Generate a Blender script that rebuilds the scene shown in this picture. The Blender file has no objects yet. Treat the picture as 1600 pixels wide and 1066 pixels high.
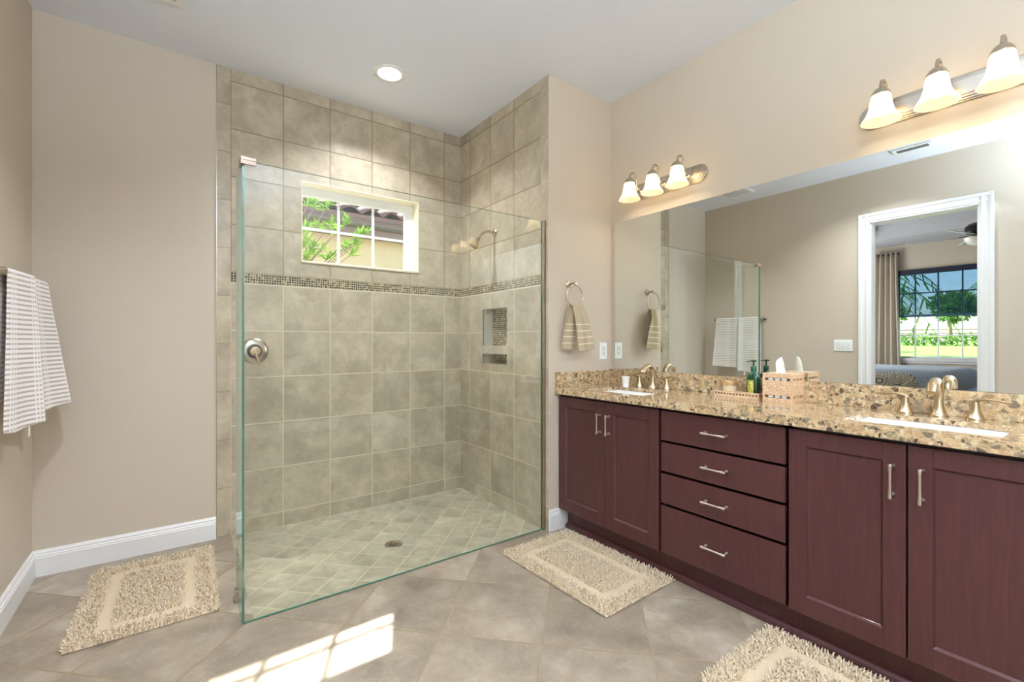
import bpy, bmesh, math, random
import numpy as np
from mathutils import Vector, Matrix
random.seed(7); RNG = np.random.default_rng(7)
SC = bpy.context.scene
COL = SC.collection
PI = math.pi

# ------------------------------------------------------------------ camera
cam = bpy.data.cameras.new('camera')
cam.lens = 36 * 715.5 / 1600; cam.sensor_width = 36; cam.sensor_fit = 'HORIZONTAL'
cam.shift_y = 0.0006; cam.clip_start = 0.05; cam.clip_end = 300
co = bpy.data.objects.new('camera', cam); COL.objects.link(co)
co.location = (0, 0, 1.178); co.rotation_euler = (PI/2, 0, -math.radians(36.23))
SC.camera = co
# ------------------------------------------------------------------ view
SC.view_settings.view_transform = 'Standard'
SC.view_settings.look = 'None'
SC.view_settings.gamma = 1
SC.view_settings.use_curve_mapping = False
SC.view_settings.exposure = 0.77
SC.cycles.max_bounces = 10
SC.cycles.diffuse_bounces = 5
SC.cycles.glossy_bounces = 6
SC.cycles.transmission_bounces = 8
SC.cycles.transparent_max_bounces = 16
SC.cycles.sample_clamp_indirect = 6
SC.cycles.caustics_reflective = True
SC.cycles.caustics_refractive = False
SC.cycles.use_denoising = True
# ------------------------------------------------------------------ sky and sun
W = bpy.data.worlds.new('sky'); SC.world = W; W.use_nodes = True
wn = W.node_tree.nodes; wl = W.node_tree.links; wn.clear()
wo = wn.new('ShaderNodeOutputWorld'); wb = wn.new('ShaderNodeBackground')
sk = wn.new('ShaderNodeTexSky'); sk.sky_type = 'NISHITA'; sk.sun_disc = False
sk.sun_elevation = math.radians(49); sk.sun_rotation = math.radians(24); sk.air_density = 1.0; sk.dust_density = 1.5
wl.new(sk.outputs[0], wb.inputs[0]); wl.new(wb.outputs[0], wo.inputs[0])
wb.inputs[1].default_value = 0.5
SUNDIR = Vector((-0.454, -1.0, -1.27)).normalized()
def lamp(name, kind, loc, energy, color=(1, 1, 1), direction=None, **kw):
    l = bpy.data.lights.new(name, kind); l.energy = energy; l.color = color
    for k, v in kw.items(): setattr(l, k, v)
    o = bpy.data.objects.new(name, l); COL.objects.link(o); o.location = loc
    if direction is not None:
        o.rotation_euler = Vector(direction).to_track_quat('-Z', 'Y').to_euler()
    return o
lamp('sun', 'SUN', (6, 10, 12), 15.0, (1.0, 0.95, 0.86), SUNDIR, angle=math.radians(0.6))
# fill light added at an invented, unseen bathroom window behind the camera
lamp('bath_fill_lamp', 'AREA', (-.56, -1.20, 1.55), 7, (0.80, 0.90, 1.0), (1, 0.35, 0.40), shape='RECTANGLE', size=1.3, size_y=1.4)
lamp('bedroom_fill_lamp', 'AREA', (-3.0, 3.66, 1.6), 42, (0.90, 0.95, 1.0), (0, -1, .1), shape='RECTANGLE', size=1.8, size_y=1.4)  # fill added to brighten the bedroom, at an unseen side window
# fill lamp added behind the camera, bounced off the ceiling from an invented bowl
lamp('ceiling_fill_lamp', 'AREA', (-.20, -.70, 2.08), 128, (.70, .85, 1.0), (0, 0, 1), shape='DISK', size=.40)
# recessed ceiling cans: the one in the photo and unseen ones added for fill
CANS = [(1.066, 2.738), (0.05, 1.35), (0.3, -1.5), (1.5, -0.4)]

# ================================================================== helpers
def world_of(parent):
    v = Vector((0, 0, 0))
    while parent is not None:
        v += parent.location; parent = parent.parent
    return v

class MB:
    """collects geometry in world coordinates; build() links it as ONE mesh object"""
    def __init__(s): s.v = []; s.f = []; s.m = []; s.uv = {}
    def add(s, verts, faces, mi=0):
        b = len(s.v); s.v += [tuple(x) for x in verts]
        for f in faces: s.f.append(tuple(i + b for i in f)); s.m.append(mi)
        return b
    def box(s, x0, x1, y0, y1, z0, z1, mi=0):
        if x1 < x0: x0, x1 = x1, x0
        if y1 < y0: y0, y1 = y1, y0
        if z1 < z0: z0, z1 = z1, z0
        s.add([(x0,y0,z0),(x1,y0,z0),(x1,y1,z0),(x0,y1,z0),(x0,y0,z1),(x1,y0,z1),(x1,y1,z1),(x0,y1,z1)],
              [(0,3,2,1),(4,5,6,7),(0,1,5,4),(1,2,6,5),(2,3,7,6),(3,0,4,7)], mi)
        return s
    def lathe(s, c, prof, seg=32, axis='z', mi=0, caps=True):
        """prof = [(r, h)...]; h grows along axis"""
        n = len(prof); vs = []
        for r, h in prof:
            for k in range(seg):
                a = 2*PI*k/seg; u, w = r*math.cos(a), r*math.sin(a)
                p = {'z': (u, w, h), 'x': (h, u, w), 'y': (w, h, u), '-x': (-h, w, u), '-y': (u, -h, w)}[axis]
                vs.append((c[0]+p[0], c[1]+p[1], c[2]+p[2]))
        fs = []
        for i in range(n-1):
            for k in range(seg):
                a, b = i*seg+k, i*seg+(k+1) % seg
                fs.append((a, b, b+seg, a+seg))
        if caps:
            fs.append(tuple(range(seg))[::-1]); fs.append(tuple((n-1)*seg+k for k in range(seg)))
        s.add(vs, fs, mi); return s
    def tube(s, pts, r, seg=12, mi=0, flat=(1, 1), up=None, caps=True):
        P = [Vector(p) for p in pts]; n = len(P)
        R = r if isinstance(r, (list, tuple)) else [r]*n
        vs = []; prev = None
        for i in range(n):
            t = (P[min(i+1, n-1)] - P[max(i-1, 0)])
            if t.length < 1e-9: t = Vector((0, 0, 1))
            t.normalize()
            if prev is None:
                u = Vector(up) if up else (Vector((0, 0, 1)) if abs(t.z) < .9 else Vector((1, 0, 0)))
            else: u = prev
            u = (u - t*u.dot(t)); u.normalize(); prev = u; w = t.cross(u)
            for k in range(seg):
                a = 2*PI*k/seg
                q = P[i] + u*(R[i]*flat[0]*math.cos(a)) + w*(R[i]*flat[1]*math.sin(a)); vs.append(q)
        fs = []
        for i in range(n-1):
            for k in range(seg):
                a, b = i*seg+k, i*seg+(k+1) % seg
                fs.append((a, b, b+seg, a+seg))
        if caps:
            fs.append(tuple(range(seg))[::-1]); fs.append(tuple((n-1)*seg+k for k in range(seg)))
        s.add(vs, fs, mi); return s
    def extrude(s, poly, vec, mi=0):
        """poly: 3D points in order; vec: extrusion"""
        n = len(poly); v = [Vector(p) for p in poly]; e = Vector(vec)
        s.add(v + [p+e for p in v], [tuple(range(n))[::-1], tuple(range(n, 2*n))] +
              [(i, (i+1) % n, n+(i+1) % n, n+i) for i in range(n)], mi); return s
    def grid(s, fn, nu, nv, mi=0, uv=None):
        b = len(s.v); vs = []
        for j in range(nv+1):
            for i in range(nu+1): vs.append(fn(i/nu, j/nv))
        fs = [(j*(nu+1)+i, j*(nu+1)+i+1, (j+1)*(nu+1)+i+1, (j+1)*(nu+1)+i) for j in range(nv) for i in range(nu)]
        s.add(vs, fs, mi)
        if uv:
            for j in range(nv+1):
                for i in range(nu+1): s.uv[b+j*(nu+1)+i] = uv(i/nu, j/nv)
        return s
    def build(s, name, mats, parent=None, smooth=False, bevel=0, bseg=2, solid=0, sub=0, recalc=True):
        me = bpy.data.meshes.new(name)
        o = Vector((0, 0, 0)) if parent is None else world_of(parent)
        me.from_pydata([(p[0]-o.x, p[1]-o.y, p[2]-o.z) for p in s.v], [], s.f)
        if not isinstance(mats, (list, tuple)): mats = [mats]
        for m in mats: me.materials.append(m)
        me.polygons.foreach_set('material_index', s.m)
        if s.uv:
            uvl = me.uv_layers.new(name='UVMap')
            vi = np.zeros(len(me.loops), int); me.loops.foreach_get('vertex_index', vi)
            arr = np.zeros((len(vi), 2))
            for k, i in enumerate(vi):
                if int(i) in s.uv: arr[k] = s.uv[int(i)]
            uvl.data.foreach_set('uv', arr.ravel())
        if recalc and len(s.f) < 60000:
            bm = bmesh.new(); bm.from_mesh(me); bmesh.ops.recalc_face_normals(bm, faces=bm.faces); bm.to_mesh(me); bm.free()
        ob = bpy.data.objects.new(name, me); COL.objects.link(ob)
        if parent is not None: ob.parent = parent
        if smooth:
            me.polygons.foreach_set('use_smooth', [True]*len(me.polygons))
            if smooth != 'all':
                try:
                    me.set_sharp_from_angle(angle=math.radians(38))
                except Exception: pass
        if bevel:
            md = ob.modifiers.new('bevel', 'BEVEL'); md.width = bevel; md.segments = bseg; md.limit_method = 'ANGLE'
            md.harden_normals = False
        if solid:
            md = ob.modifiers.new('solid', 'SOLIDIFY'); md.thickness = solid; md.offset = 0
        if sub:
            md = ob.modifiers.new('sub', 'SUBSURF'); md.levels = sub; md.render_levels = sub
        return ob

def tag(o, label=None, cat=None, group=None, kind=None):
    if label: o['label'] = label
    if cat: o['category'] = cat
    if group: o['group'] = group
    if kind: o['kind'] = kind
    return o
def thing(name, label, cat, loc, group=None):
    o = bpy.data.objects.new(name, None); COL.objects.link(o); o.location = loc; o.empty_display_size = .05
    return tag(o, label, cat, group)
def structure(o, label=None): return tag(o, label, kind='structure')
def copy_tree(o, parent=None, loc=None, label=None):
    c = o.copy(); COL.objects.link(c)
    if parent is not None: c.parent = parent
    if loc is not None: c.location = loc
    if label: c['label'] = label
    for ch in [x for x in bpy.data.objects if x.parent == o]: copy_tree(ch, c)
    return c

# ================================================================== materials
def sr(r, g, b):
    f = lambda c: (c/255/12.92) if c/255 <= .04045 else ((c/255+.055)/1.055)**2.4
    return (f(r), f(g), f(b), 1)
class N:
    """tiny node builder"""
    def __init__(s, name):
        s.m = bpy.data.materials.new(name); s.m.use_nodes = True; s.t = s.m.node_tree; s.t.nodes.clear()
        s.out = s.t.nodes.new('ShaderNodeOutputMaterial')
    def n(s, typ, **kw):
        nd = s.t.nodes.new(typ)
        for k, v in kw.items():
            if k.startswith('i_'): nd.inputs[k[2:].replace('_', ' ')].default_value = v
            else: setattr(nd, k, v)
        return nd
    def l(s, a, b): s.t.links.new(a, b)
    def math(s, op, a, b=None, c=None):
        nd = s.t.nodes.new('ShaderNodeMath'); nd.operation = op
        for i, x in enumerate((a, b, c)):
            if x is None: continue
            if hasattr(x, 'is_linked') or hasattr(x, 'links'): s.l(x, nd.inputs[i])
            else: nd.inputs[i].default_value = x
        return nd.outputs[0]
    def ramp(s, fac, stops, interp='LINEAR'):
        nd = s.t.nodes.new('ShaderNodeValToRGB'); nd.color_ramp.interpolation = interp
        e = nd.color_ramp.elements
        while len(e) > 1: e.remove(e[-1])
        e[0].position, e[0].color = stops[0]
        for p, c in stops[1:]:
            x = e.new(p); x.color = c
        s.l(fac, nd.inputs[0]); return nd.outputs[0]
    def mix(s, fac, a, b, typ='MIX'):
        nd = s.t.nodes.new('ShaderNodeMix'); nd.data_type = 'RGBA'; nd.blend_type = typ
        for i, x in ((0, fac), (6, a), (7, b)):
            if isinstance(x, (int, float, tuple)): nd.inputs[i].default_value = x
            else: s.l(x, nd.inputs[i])
        return nd.outputs[2]
    def noise(s, vec, scale, detail=4, rough=.5, dist=0, out=0):
        nd = s.n('ShaderNodeTexNoise'); nd.inputs['Scale'].default_value = scale; nd.inputs['Detail'].default_value = detail
        nd.inputs['Roughness'].default_value = rough; nd.inputs['Distortion'].default_value = dist
        s.l(vec, nd.inputs['Vector']); return nd.outputs[out]
    def pos(s): return s.n('ShaderNodeNewGeometry').outputs['Position']
    def obj(s): return s.n('ShaderNodeTexCoord').outputs['Object']
    def uv(s): return s.n('ShaderNodeTexCoord').outputs['UV']
    def bsdf(s, color, rough=.5, metal=0, bump=None, bstr=.3, bdist=.002, coat=0, spec=.5, sheen=0, trans=0, emis=None, estr=0):
        p = s.n('ShaderNodeBsdfPrincipled')
        def st(k, x):
            if isinstance(x, (int, float, tuple)): p.inputs[k].default_value = x
            else: s.l(x, p.inputs[k])
        st('Base Color', color); st('Roughness', rough); st('Metallic', metal)
        p.inputs['Coat Weight'].default_value = coat; p.inputs['Coat Roughness'].default_value = .08
        p.inputs['Specular IOR Level'].default_value = spec; p.inputs['Sheen Weight'].default_value = sheen
        p.inputs['Transmission Weight'].default_value = trans
        if emis: p.inputs['Emission Color'].default_value = emis; p.inputs['Emission Strength'].default_value = estr
        if bump is not None:
            b = s.n('ShaderNodeBump'); b.inputs['Strength'].default_value = bstr; b.inputs['Distance'].default_value = bdist
            s.l(bump, b.inputs['Height']); s.l(b.outputs[0], p.inputs['Normal'])
        s.l(p.outputs[0], s.out.inputs[0]); return s.m
def flat(name, col, rough=.5, metal=0, **kw): return N(name).bsdf(col, rough, metal, **kw)

def paint(name, col, rough=.55):
    n = N(name); h = n.noise(n.pos(), 260, 2)
    return n.bsdf(col, rough, bump=h, bstr=.12, bdist=.001, spec=.3)
WALLC = sr(201, 188, 172)
M_wall = paint('wall_paint', WALLC)
M_ceil = paint('ceiling_paint', sr(226, 230, 238), .7)
M_white = flat('white_trim', sr(232, 231, 231), .35)
M_vinyl = flat('white_vinyl', sr(244, 246, 247), .35)
M_outpaint = paint('outside_stucco', sr(206, 192, 156), .9)

def tilemat(name, axes, pitch, org, rot=False, grout=.003, cols=None, gcol=None, rough=.28, var=.10, only=None, bstr=.5, cloud=5.0, spec=.5):
    n = N(name); P = n.pos(); sp = n.n('ShaderNodeSeparateXYZ'); n.l(P, sp.inputs[0])
    a = sp.outputs['XYZ'.index(axes[0].upper())]; b = sp.outputs['XYZ'.index(axes[1].upper())]
    a = n.math('SUBTRACT', a, org[0]); b = n.math('SUBTRACT', b, org[1])
    if rot:
        k = math.sqrt(.5); a2 = n.math('MULTIPLY', n.math('ADD', a, b), k); b2 = n.math('MULTIPLY', n.math('SUBTRACT', b, a), k); a, b = a2, b2
    pu, pv = (pitch if isinstance(pitch, tuple) else (pitch, pitch))
    u = n.math('DIVIDE', a, pu); v = n.math('DIVIDE', b, pv)
    def edge(x, p):
        f = n.math('FRACT', x); return n.math('MULTIPLY', n.math('MINIMUM', f, n.math('SUBTRACT', 1.0, f)), p)
    eu, ev = edge(u, pu), edge(v, pv)
    d = ev if only == 'v' else (eu if only == 'u' else n.math('MINIMUM', eu, ev))
    mr = n.n('ShaderNodeMapRange'); mr.interpolation_type = 'SMOOTHSTEP'; n.l(d, mr.inputs[0])
    mr.inputs[1].default_value = grout*.35; mr.inputs[2].default_value = grout*.85
    mask = mr.outputs[0]
    cid = n.n('ShaderNodeCombineXYZ'); n.l(n.math('FLOOR', u), cid.inputs[0]); n.l(n.math('FLOOR', v), cid.inputs[1])
    if only == 'v': n.t.links.remove(cid.inputs[0].links[0])
    wn_ = n.n('ShaderNodeTexWhiteNoise'); wn_.noise_dimensions = '3D'; n.l(cid.outputs[0], wn_.inputs[0])
    off = n.n('ShaderNodeVectorMath'); off.operation = 'MULTIPLY_ADD'; n.l(wn_.outputs[1], off.inputs[0]); off.inputs[1].default_value = (7, 7, 7); n.l(P, off.inputs[2])
    c1 = n.noise(off.outputs[0], cloud, 7, .58, .35); c2 = n.noise(off.outputs[0], cloud*3.3, 5, .62, .7)
    f = n.math('ADD', n.math('MULTIPLY', c1, .7), n.math('MULTIPLY', c2, .3))
    col = n.ramp(f, [(.34, cols[0]), (.47, cols[1]), (.56, cols[2]), (.66, cols[3])])
    # thin pale veins
    vn = n.noise(off.outputs[0], cloud*1.6, 6, .62, 2.2); vv = n.math('ABSOLUTE', n.math('SUBTRACT', vn, .5))
    vm = n.n('ShaderNodeMapRange'); n.l(vv, vm.inputs[0]); vm.inputs[1].default_value = 0; vm.inputs[2].default_value = .012; vm.inputs[3].default_value = .35; vm.inputs[4].default_value = 0
    col = n.mix(vm.outputs[0], col, cols[3])
    br = n.math('ADD', n.math('MULTIPLY', wn_.outputs[0], var), 1 - var/2)
    hs = n.n('ShaderNodeHueSaturation'); n.l(br, hs.inputs['Value']); n.l(col, hs.inputs['Color'])
    col = n.mix(mask, gcol, hs.outputs[0])
    rg = n.math('ADD', n.math('MULTIPLY', mask, rough - .7), .7)
    hh = n.math('ADD', mask, n.math('MULTIPLY', c2, .25))
    return n.bsdf(col, rg, bump=hh, bstr=bstr, bdist=.0012, spec=spec)
TC = [sr(156, 144, 124), sr(170, 157, 136), sr(182, 169, 148), sr(197, 186, 165)]
FC = [sr(118, 106, 92), sr(138, 124, 108), sr(154, 140, 123), sr(176, 164, 147)]
SF = [sr(140, 132, 112), sr(158, 149, 128), sr(170, 162, 140), sr(188, 180, 160)]
GR = sr(204, 194, 168)
GD = sr(140, 124, 98)
M_tb_lo = tilemat('shower_tile_lower', 'xz', .2908, (.266, .0835-.2915), cols=TC, gcol=GR, grout=.0055, rough=.38, spec=.35, var=.16)
M_tb_up = tilemat('shower_tile_upper', 'xz', .2905, (.266, 1.603-.2905*3), cols=TC, gcol=GD, grout=.0055, rough=.38, spec=.35, var=.16)
M_tr_lo = tilemat('shower_tile_side_lower', 'yz', .2908, (3.106-.2908*6, .0835-.2915), cols=TC, gcol=GR, grout=.0055, rough=.38, spec=.35, var=.16)
M_tr_up = tilemat('shower_tile_side_upper', 'yz', .2905, (3.106-.2905*6, 1.603-.2905*3), cols=TC, gcol=GD, grout=.0055, rough=.38, spec=.35, var=.16)
M_trim_b = tilemat('bullnose_tile', 'xz', .2905, (0, .0035), cols=TC, gcol=GD, only='v')
M_trim_r = tilemat('bullnose_tile_side', 'yz', .2905, (0, .147), cols=TC, gcol=GR, only='v')
M_floor = tilemat('floor_tile', 'xy', .4125, (1.149, 1.366), rot=True, grout=.0065, cols=FC, gcol=sr(138, 120, 96), rough=.30, cloud=3.0, var=.08)
M_sfloor = tilemat('shower_floor_tile', 'xy', .1455, (1.04, 2.608), rot=True, grout=.004, cols=SF, gcol=sr(196, 186, 158), rough=.34, cloud=7, var=.16)

def mosaic(name, ax, o):
    n = N(name); P = n.pos(); sp = n.n('ShaderNodeSeparateXYZ'); n.l(P, sp.inputs[0])
    p = .01475
    u = n.math('DIVIDE', n.math('SUBTRACT', sp.outputs['XYZ'.index(ax[0].upper())], o[0]), p)
    v = n.math('DIVIDE', n.math('SUBTRACT', sp.outputs['XYZ'.index(ax[1].upper())], o[1]), p)
    def e(x):
        f = n.math('FRACT', x); return n.math('MINIMUM', f, n.math('SUBTRACT', 1.0, f))
    d = n.math('MINIMUM', e(u), e(v))
    mr = n.n('ShaderNodeMapRange'); n.l(d, mr.inputs[0]); mr.inputs[1].default_value = .06; mr.inputs[2].default_value = .13
    c = n.n('ShaderNodeCombineXYZ'); n.l(n.math('FLOOR', u), c.inputs[0]); n.l(n.math('FLOOR', v), c.inputs[1])
    w = n.n('ShaderNodeTexWhiteNoise'); w.noise_dimensions = '3D'; n.l(c.outputs[0], w.inputs[0])
    col = n.ramp(w.outputs[0], [(0, sr(28, 22, 18)), (.34, sr(60, 44, 32)), (.52, sr(84, 78, 64)), (.68, sr(150, 132, 104)), (.86, sr(110, 84, 60))], 'CONSTANT')
    col = n.mix(mr.outputs[0], sr(196, 182, 152), col)
    rg = n.math('SUBTRACT', .7, n.math('MULTIPLY', mr.outputs[0], .58))
    return n.bsdf(col, rg, bump=mr.outputs[0], bstr=.4, bdist=.001)
M_mos_b = mosaic('glass_mosaic_back', 'xz', (.266, 1.5415))
M_mos_r = mosaic('glass_mosaic_side', 'yz', (2.238, 1.5415))
M_mos_n = mosaic('glass_mosaic_niche', 'yz', (2.609, 1.013))

def granite():
    n = N('granite'); P = n.pos()
    dn = n.noise(P, 14, 3, out=1)
    va = n.n('ShaderNodeVectorMath'); va.operation = 'MULTIPLY_ADD'; n.l(dn, va.inputs[0]); va.inputs[1].default_value = (.035,)*3; n.l(P, va.inputs[2])
    def vor(scale, feat='F1'):
        v = n.n('ShaderNodeTexVoronoi'); v.feature = feat; v.inputs['Scale'].default_value = scale; n.l(va.outputs[0], v.inputs['Vector']); return v
    v1, v2 = vor(34), vor(85)
    e1 = vor(34, 'DISTANCE_TO_EDGE')
    s1 = n.n('ShaderNodeSeparateColor'); n.l(v1.outputs['Color'], s1.inputs[0])
    s2 = n.n('ShaderNodeSeparateColor'); n.l(v2.outputs['Color'], s2.inputs[0])
    c1 = n.ramp(s1.outputs[0], [(0, sr(92, 76, 64)), (.08, sr(160, 134, 106)), (.28, sr(190, 162, 126)), (.48, sr(206, 180, 143)), (.68, sr(164, 152, 126)), (.84, sr(122, 112, 98)), (.93, sr(216, 202, 174))], 'CONSTANT')
    c2 = n.ramp(s2.outputs[1], [(0, sr(84, 70, 58)), (.09, sr(172, 148, 116)), (.42, sr(202, 175, 138)), (.72, sr(216, 202, 172)), (.88, sr(128, 116, 98))], 'CONSTANT')
    big = n.noise(P, 22, 4); m = n.n('ShaderNodeMapRange'); n.l(big, m.inputs[0]); m.inputs[1].default_value = .42; m.inputs[2].default_value = .52
    col = n.mix(m.outputs[0], c1, c2)
    g = n.noise(P, 160, 5, .7); gg = n.ramp(g, [(.35, sr(206, 186, 160)), (.6, sr(255, 252, 246))])
    col = n.mix(.75, col, gg, 'MULTIPLY')
    ed = n.n('ShaderNodeMapRange'); n.l(e1.outputs[0], ed.inputs[0]); ed.inputs[1].default_value = 0; ed.inputs[2].default_value = .09; ed.inputs[3].default_value = .55; ed.inputs[4].default_value = 0
    col = n.mix(ed.outputs[0], col, sr(214, 190, 152))
    return n.bsdf(col, .12, coat=.3)
M_gran = granite()
def wood():
    n = N('espresso_wood'); o = n.pos(); mp = n.n('ShaderNodeMapping'); n.l(o, mp.inputs[0]); mp.inputs['Scale'].default_value = (30, 30, 1.6)
    g = n.noise(mp.outputs[0], 3.0, 5, .6, .6)
    col = n.ramp(g, [(.3, sr(62, 28, 27)), (.55, sr(71, 33, 32)), (.75, sr(79, 39, 38))])
    return n.bsdf(col, .40, bump=g, bstr=.02, bdist=.0005, coat=.10, spec=.55)
M_wood = wood()
M_dark = flat('cabinet_body_dark_wood', sr(46, 26, 24), .35)  # plain darker brown, used on the cabinet bodies
M_nickel = flat('brushed_nickel', sr(190, 180, 166), .24, 1.0)
M_nickel2 = flat('satin_nickel_warm', sr(196, 176, 146), .27, 1.0)
M_chromeish = flat('polished_nickel', sr(205, 196, 184), .25, 1.0)
M_pull = flat('pull_nickel', sr(205, 192, 182), .3, 1.0)
M_porc = flat('porcelain', sr(246, 244, 242), .08, coat=.4)
M_paper = flat('white_paper', sr(250, 248, 244), .8)
M_black = flat('black_metal', sr(22, 22, 26), .4)
M_darkhole = flat('dark_slot', sr(40, 38, 36), .8)
def mirror():
    n = N('mirror_silver'); return n.bsdf((.86, .89, .86, 1), .0, 1.0)
M_mirror = mirror()
def glass(name, tint, ior=1.5, rough=0.0):
    n = N(name); tr = n.n('ShaderNodeBsdfTransparent'); tr.inputs[0].default_value = tint
    gl = n.n('ShaderNodeBsdfGlossy'); gl.inputs['Roughness'].default_value = rough; gl.inputs[0].default_value = (1, 1, 1, 1)
    # plain Schlick curve on |cos|, the same for either side of the pane
    lw = n.n('ShaderNodeLayerWeight'); lw.inputs[0].default_value = .5
    geo = n.n('ShaderNodeNewGeometry')
    dt = n.n('ShaderNodeVectorMath'); dt.operation = 'DOT_PRODUCT'; n.l(geo.outputs['Normal'], dt.inputs[0]); n.l(geo.outputs['Incoming'], dt.inputs[1])
    c = n.math('SUBTRACT', 1.0, n.math('ABSOLUTE', dt.outputs['Value'])); p5 = n.math('POWER', c, 5.0)
    r0 = ((ior-1)/(ior+1))**2
    f = n.math('ADD', n.math('MULTIPLY', p5, 1-r0), r0)
    n.t.nodes.remove(lw)
    mx = n.n('ShaderNodeMixShader'); n.l(f, mx.inputs[0]); n.l(tr.outputs[0], mx.inputs[1]); n.l(gl.outputs[0], mx.inputs[2])
    n.l(mx.outputs[0], n.out.inputs[0]); return n.m
M_glass = glass('shower_glass', (.972, .990, .980, 1))
M_pane = glass('window_glass', (.97, .985, .98, 1))
M_jar = glass('clear_jar_glass', (.97, .96, .94, 1))
def gedge():
    n = N('glass_edge_green'); return n.bsdf(sr(16, 118, 98), .12, coat=.5, spec=.6)
M_gedge = gedge()
M_gtop = flat('glass_edge_top', sr(96, 122, 108), .15)
def emit(name, col, s):
    n = N(name); e = n.n('ShaderNodeEmission'); e.inputs[0].default_value = col; e.inputs[1].default_value = s; n.l(e.outputs[0], n.out.inputs[0]); return n.m
M_bulb = emit('lit_bulb', (1, .86, .62, 1), 9)
M_can = emit('downlight_lens', (1, .97, .9, 1), 6)
def shade():
    n = N('frosted_alabaster_shade'); P = n.obj(); g = n.noise(P, 18, 4, .6, 1.5)
    col = n.ramp(g, [(.3, (1, .80, .52, 1)), (.7, (1, .90, .72, 1))])
    tr = n.n('ShaderNodeBsdfTranslucent'); n.l(col, tr.inputs[0]); df = n.n('ShaderNodeBsdfDiffuse'); n.l(col, df.inputs[0])
    m1 = n.n('ShaderNodeMixShader'); m1.inputs[0].default_value = .8; n.l(df.outputs[0], m1.inputs[1]); n.l(tr.outputs[0], m1.inputs[2])
    em = n.n('ShaderNodeEmission'); n.l(col, em.inputs[0]); em.inputs[1].default_value = .16
    a = n.n('ShaderNodeAddShader'); n.l(m1.outputs[0], a.inputs[0]); n.l(em.outputs[0], a.inputs[1]); n.l(a.outputs[0], n.out.inputs[0]); return n.m
M_shade = shade()
def fabric(name, c1, c2, scale=400, rough=.95):
    n = N(name); g = n.noise(n.obj(), scale, 3); col = n.ramp(g, [(.35, c1), (.65, c2)])
    return n.bsdf(col, rough, bump=g, bstr=.3, bdist=.001, sheen=.2, spec=.2)
M_rugbase = fabric('rug_woven_base', sr(186, 164, 134), sr(208, 190, 162), 300)
def rugpile():
    n = N('rug_cotton_pile'); o = n.obj(); g = n.noise(o, 130, 2); col = n.ramp(g, [(.3, sr(186, 166, 138)), (.5, sr(208, 190, 163)), (.7, sr(226, 210, 186))])
    return n.bsdf(col, .95, spec=.15, sheen=.15)
M_pile = rugpile()
def stripes(name, base, stripe, pitch, duty, dots=False, voff=0, lo=-9, hi=9):
    n = N(name); sp = n.n('ShaderNodeSeparateXYZ'); n.l(n.uv(), sp.inputs[0])
    v = n.math('ADD', sp.outputs[1], voff)
    f = n.math('FRACT', n.math('DIVIDE', v, pitch)); m = n.math('LESS_THAN', f, duty)
    inside = n.math('MULTIPLY', n.math('GREATER_THAN', v, lo), n.math('LESS_THAN', v, hi)); m = n.math('MULTIPLY', m, inside)
    if dots:
        uu = n.math('FRACT', n.math('DIVIDE', sp.outputs[0], .16)); gap = n.math('GREATER_THAN', uu, .30)
        dd = n.math('LESS_THAN', n.math('FRACT', n.math('DIVIDE', sp.outputs[0], .016)), .6)
        m = n.math('MULTIPLY', m, n.math('MAXIMUM', gap, dd))
    g = n.noise(n.obj(), 500, 2)
    b = n.mix(g, base, tuple(min(1, c*1.1) for c in base[:3])+(1,))
    col = n.mix(m, b, stripe)
    h = n.math('ADD', n.math('MULTIPLY', g, .6), m)
    return n.bsdf(col, .95, bump=h, bstr=.35, bdist=.0015, sheen=.2, spec=.15)
M_towel = stripes('striped_bath_towel', sr(232, 226, 222), sr(182, 170, 165), .0196, .42, dots=True)
M_htowel = stripes('striped_hand_towel', sr(176, 160, 134), sr(222, 212, 190), .038, .17, lo=.02, hi=.18)
M_leaf = None
def leafm(name, a, b, trans=.35):
    n = N(name); g = n.noise(n.pos(), 9, 3); col = n.ramp(g, [(.3, a), (.7, b)])
    d = n.n('ShaderNodeBsdfDiffuse'); t = n.n('ShaderNodeBsdfTranslucent'); n.l(col, d.inputs[0]); n.l(col, t.inputs[0])
    m = n.n('ShaderNodeMixShader'); m.inputs[0].default_value = trans; n.l(d.outputs[0], m.inputs[1]); n.l(t.outputs[0], m.inputs[2]); n.l(m.outputs[0], n.out.inputs[0]); return n.m
M_leaf = leafm('bright_leaf', sr(84, 134, 38), sr(140, 180, 70))
M_leaf2 = leafm('garden_leaf', sr(60, 110, 46), sr(120, 160, 70))
M_bark = flat('bark', sr(130, 112, 92), .9)
M_palebark = flat('pale_bark', sr(216, 210, 200), .9)
def grassm():
    n = N('lawn_grass'); g = n.noise(n.pos(), 3, 6, .7); return n.bsdf(n.ramp(g, [(.3, sr(84, 122, 44)), (.7, sr(120, 148, 66))]), .95)
M_grass = grassm()
def rooft():
    n = N('clay_roof_tile'); g = n.noise(n.pos(), 5, 3, .6); return n.bsdf(n.ramp(g, [(.3, sr(92, 60, 50)), (.5, sr(112, 78, 66)), (.7, sr(128, 96, 84))]), .85)
M_roof = rooft()
M_fascia = flat('grey_fascia', sr(120, 106, 96), .7)
M_gutter = flat('pale_gutter', sr(104, 98, 92), .6)
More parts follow.
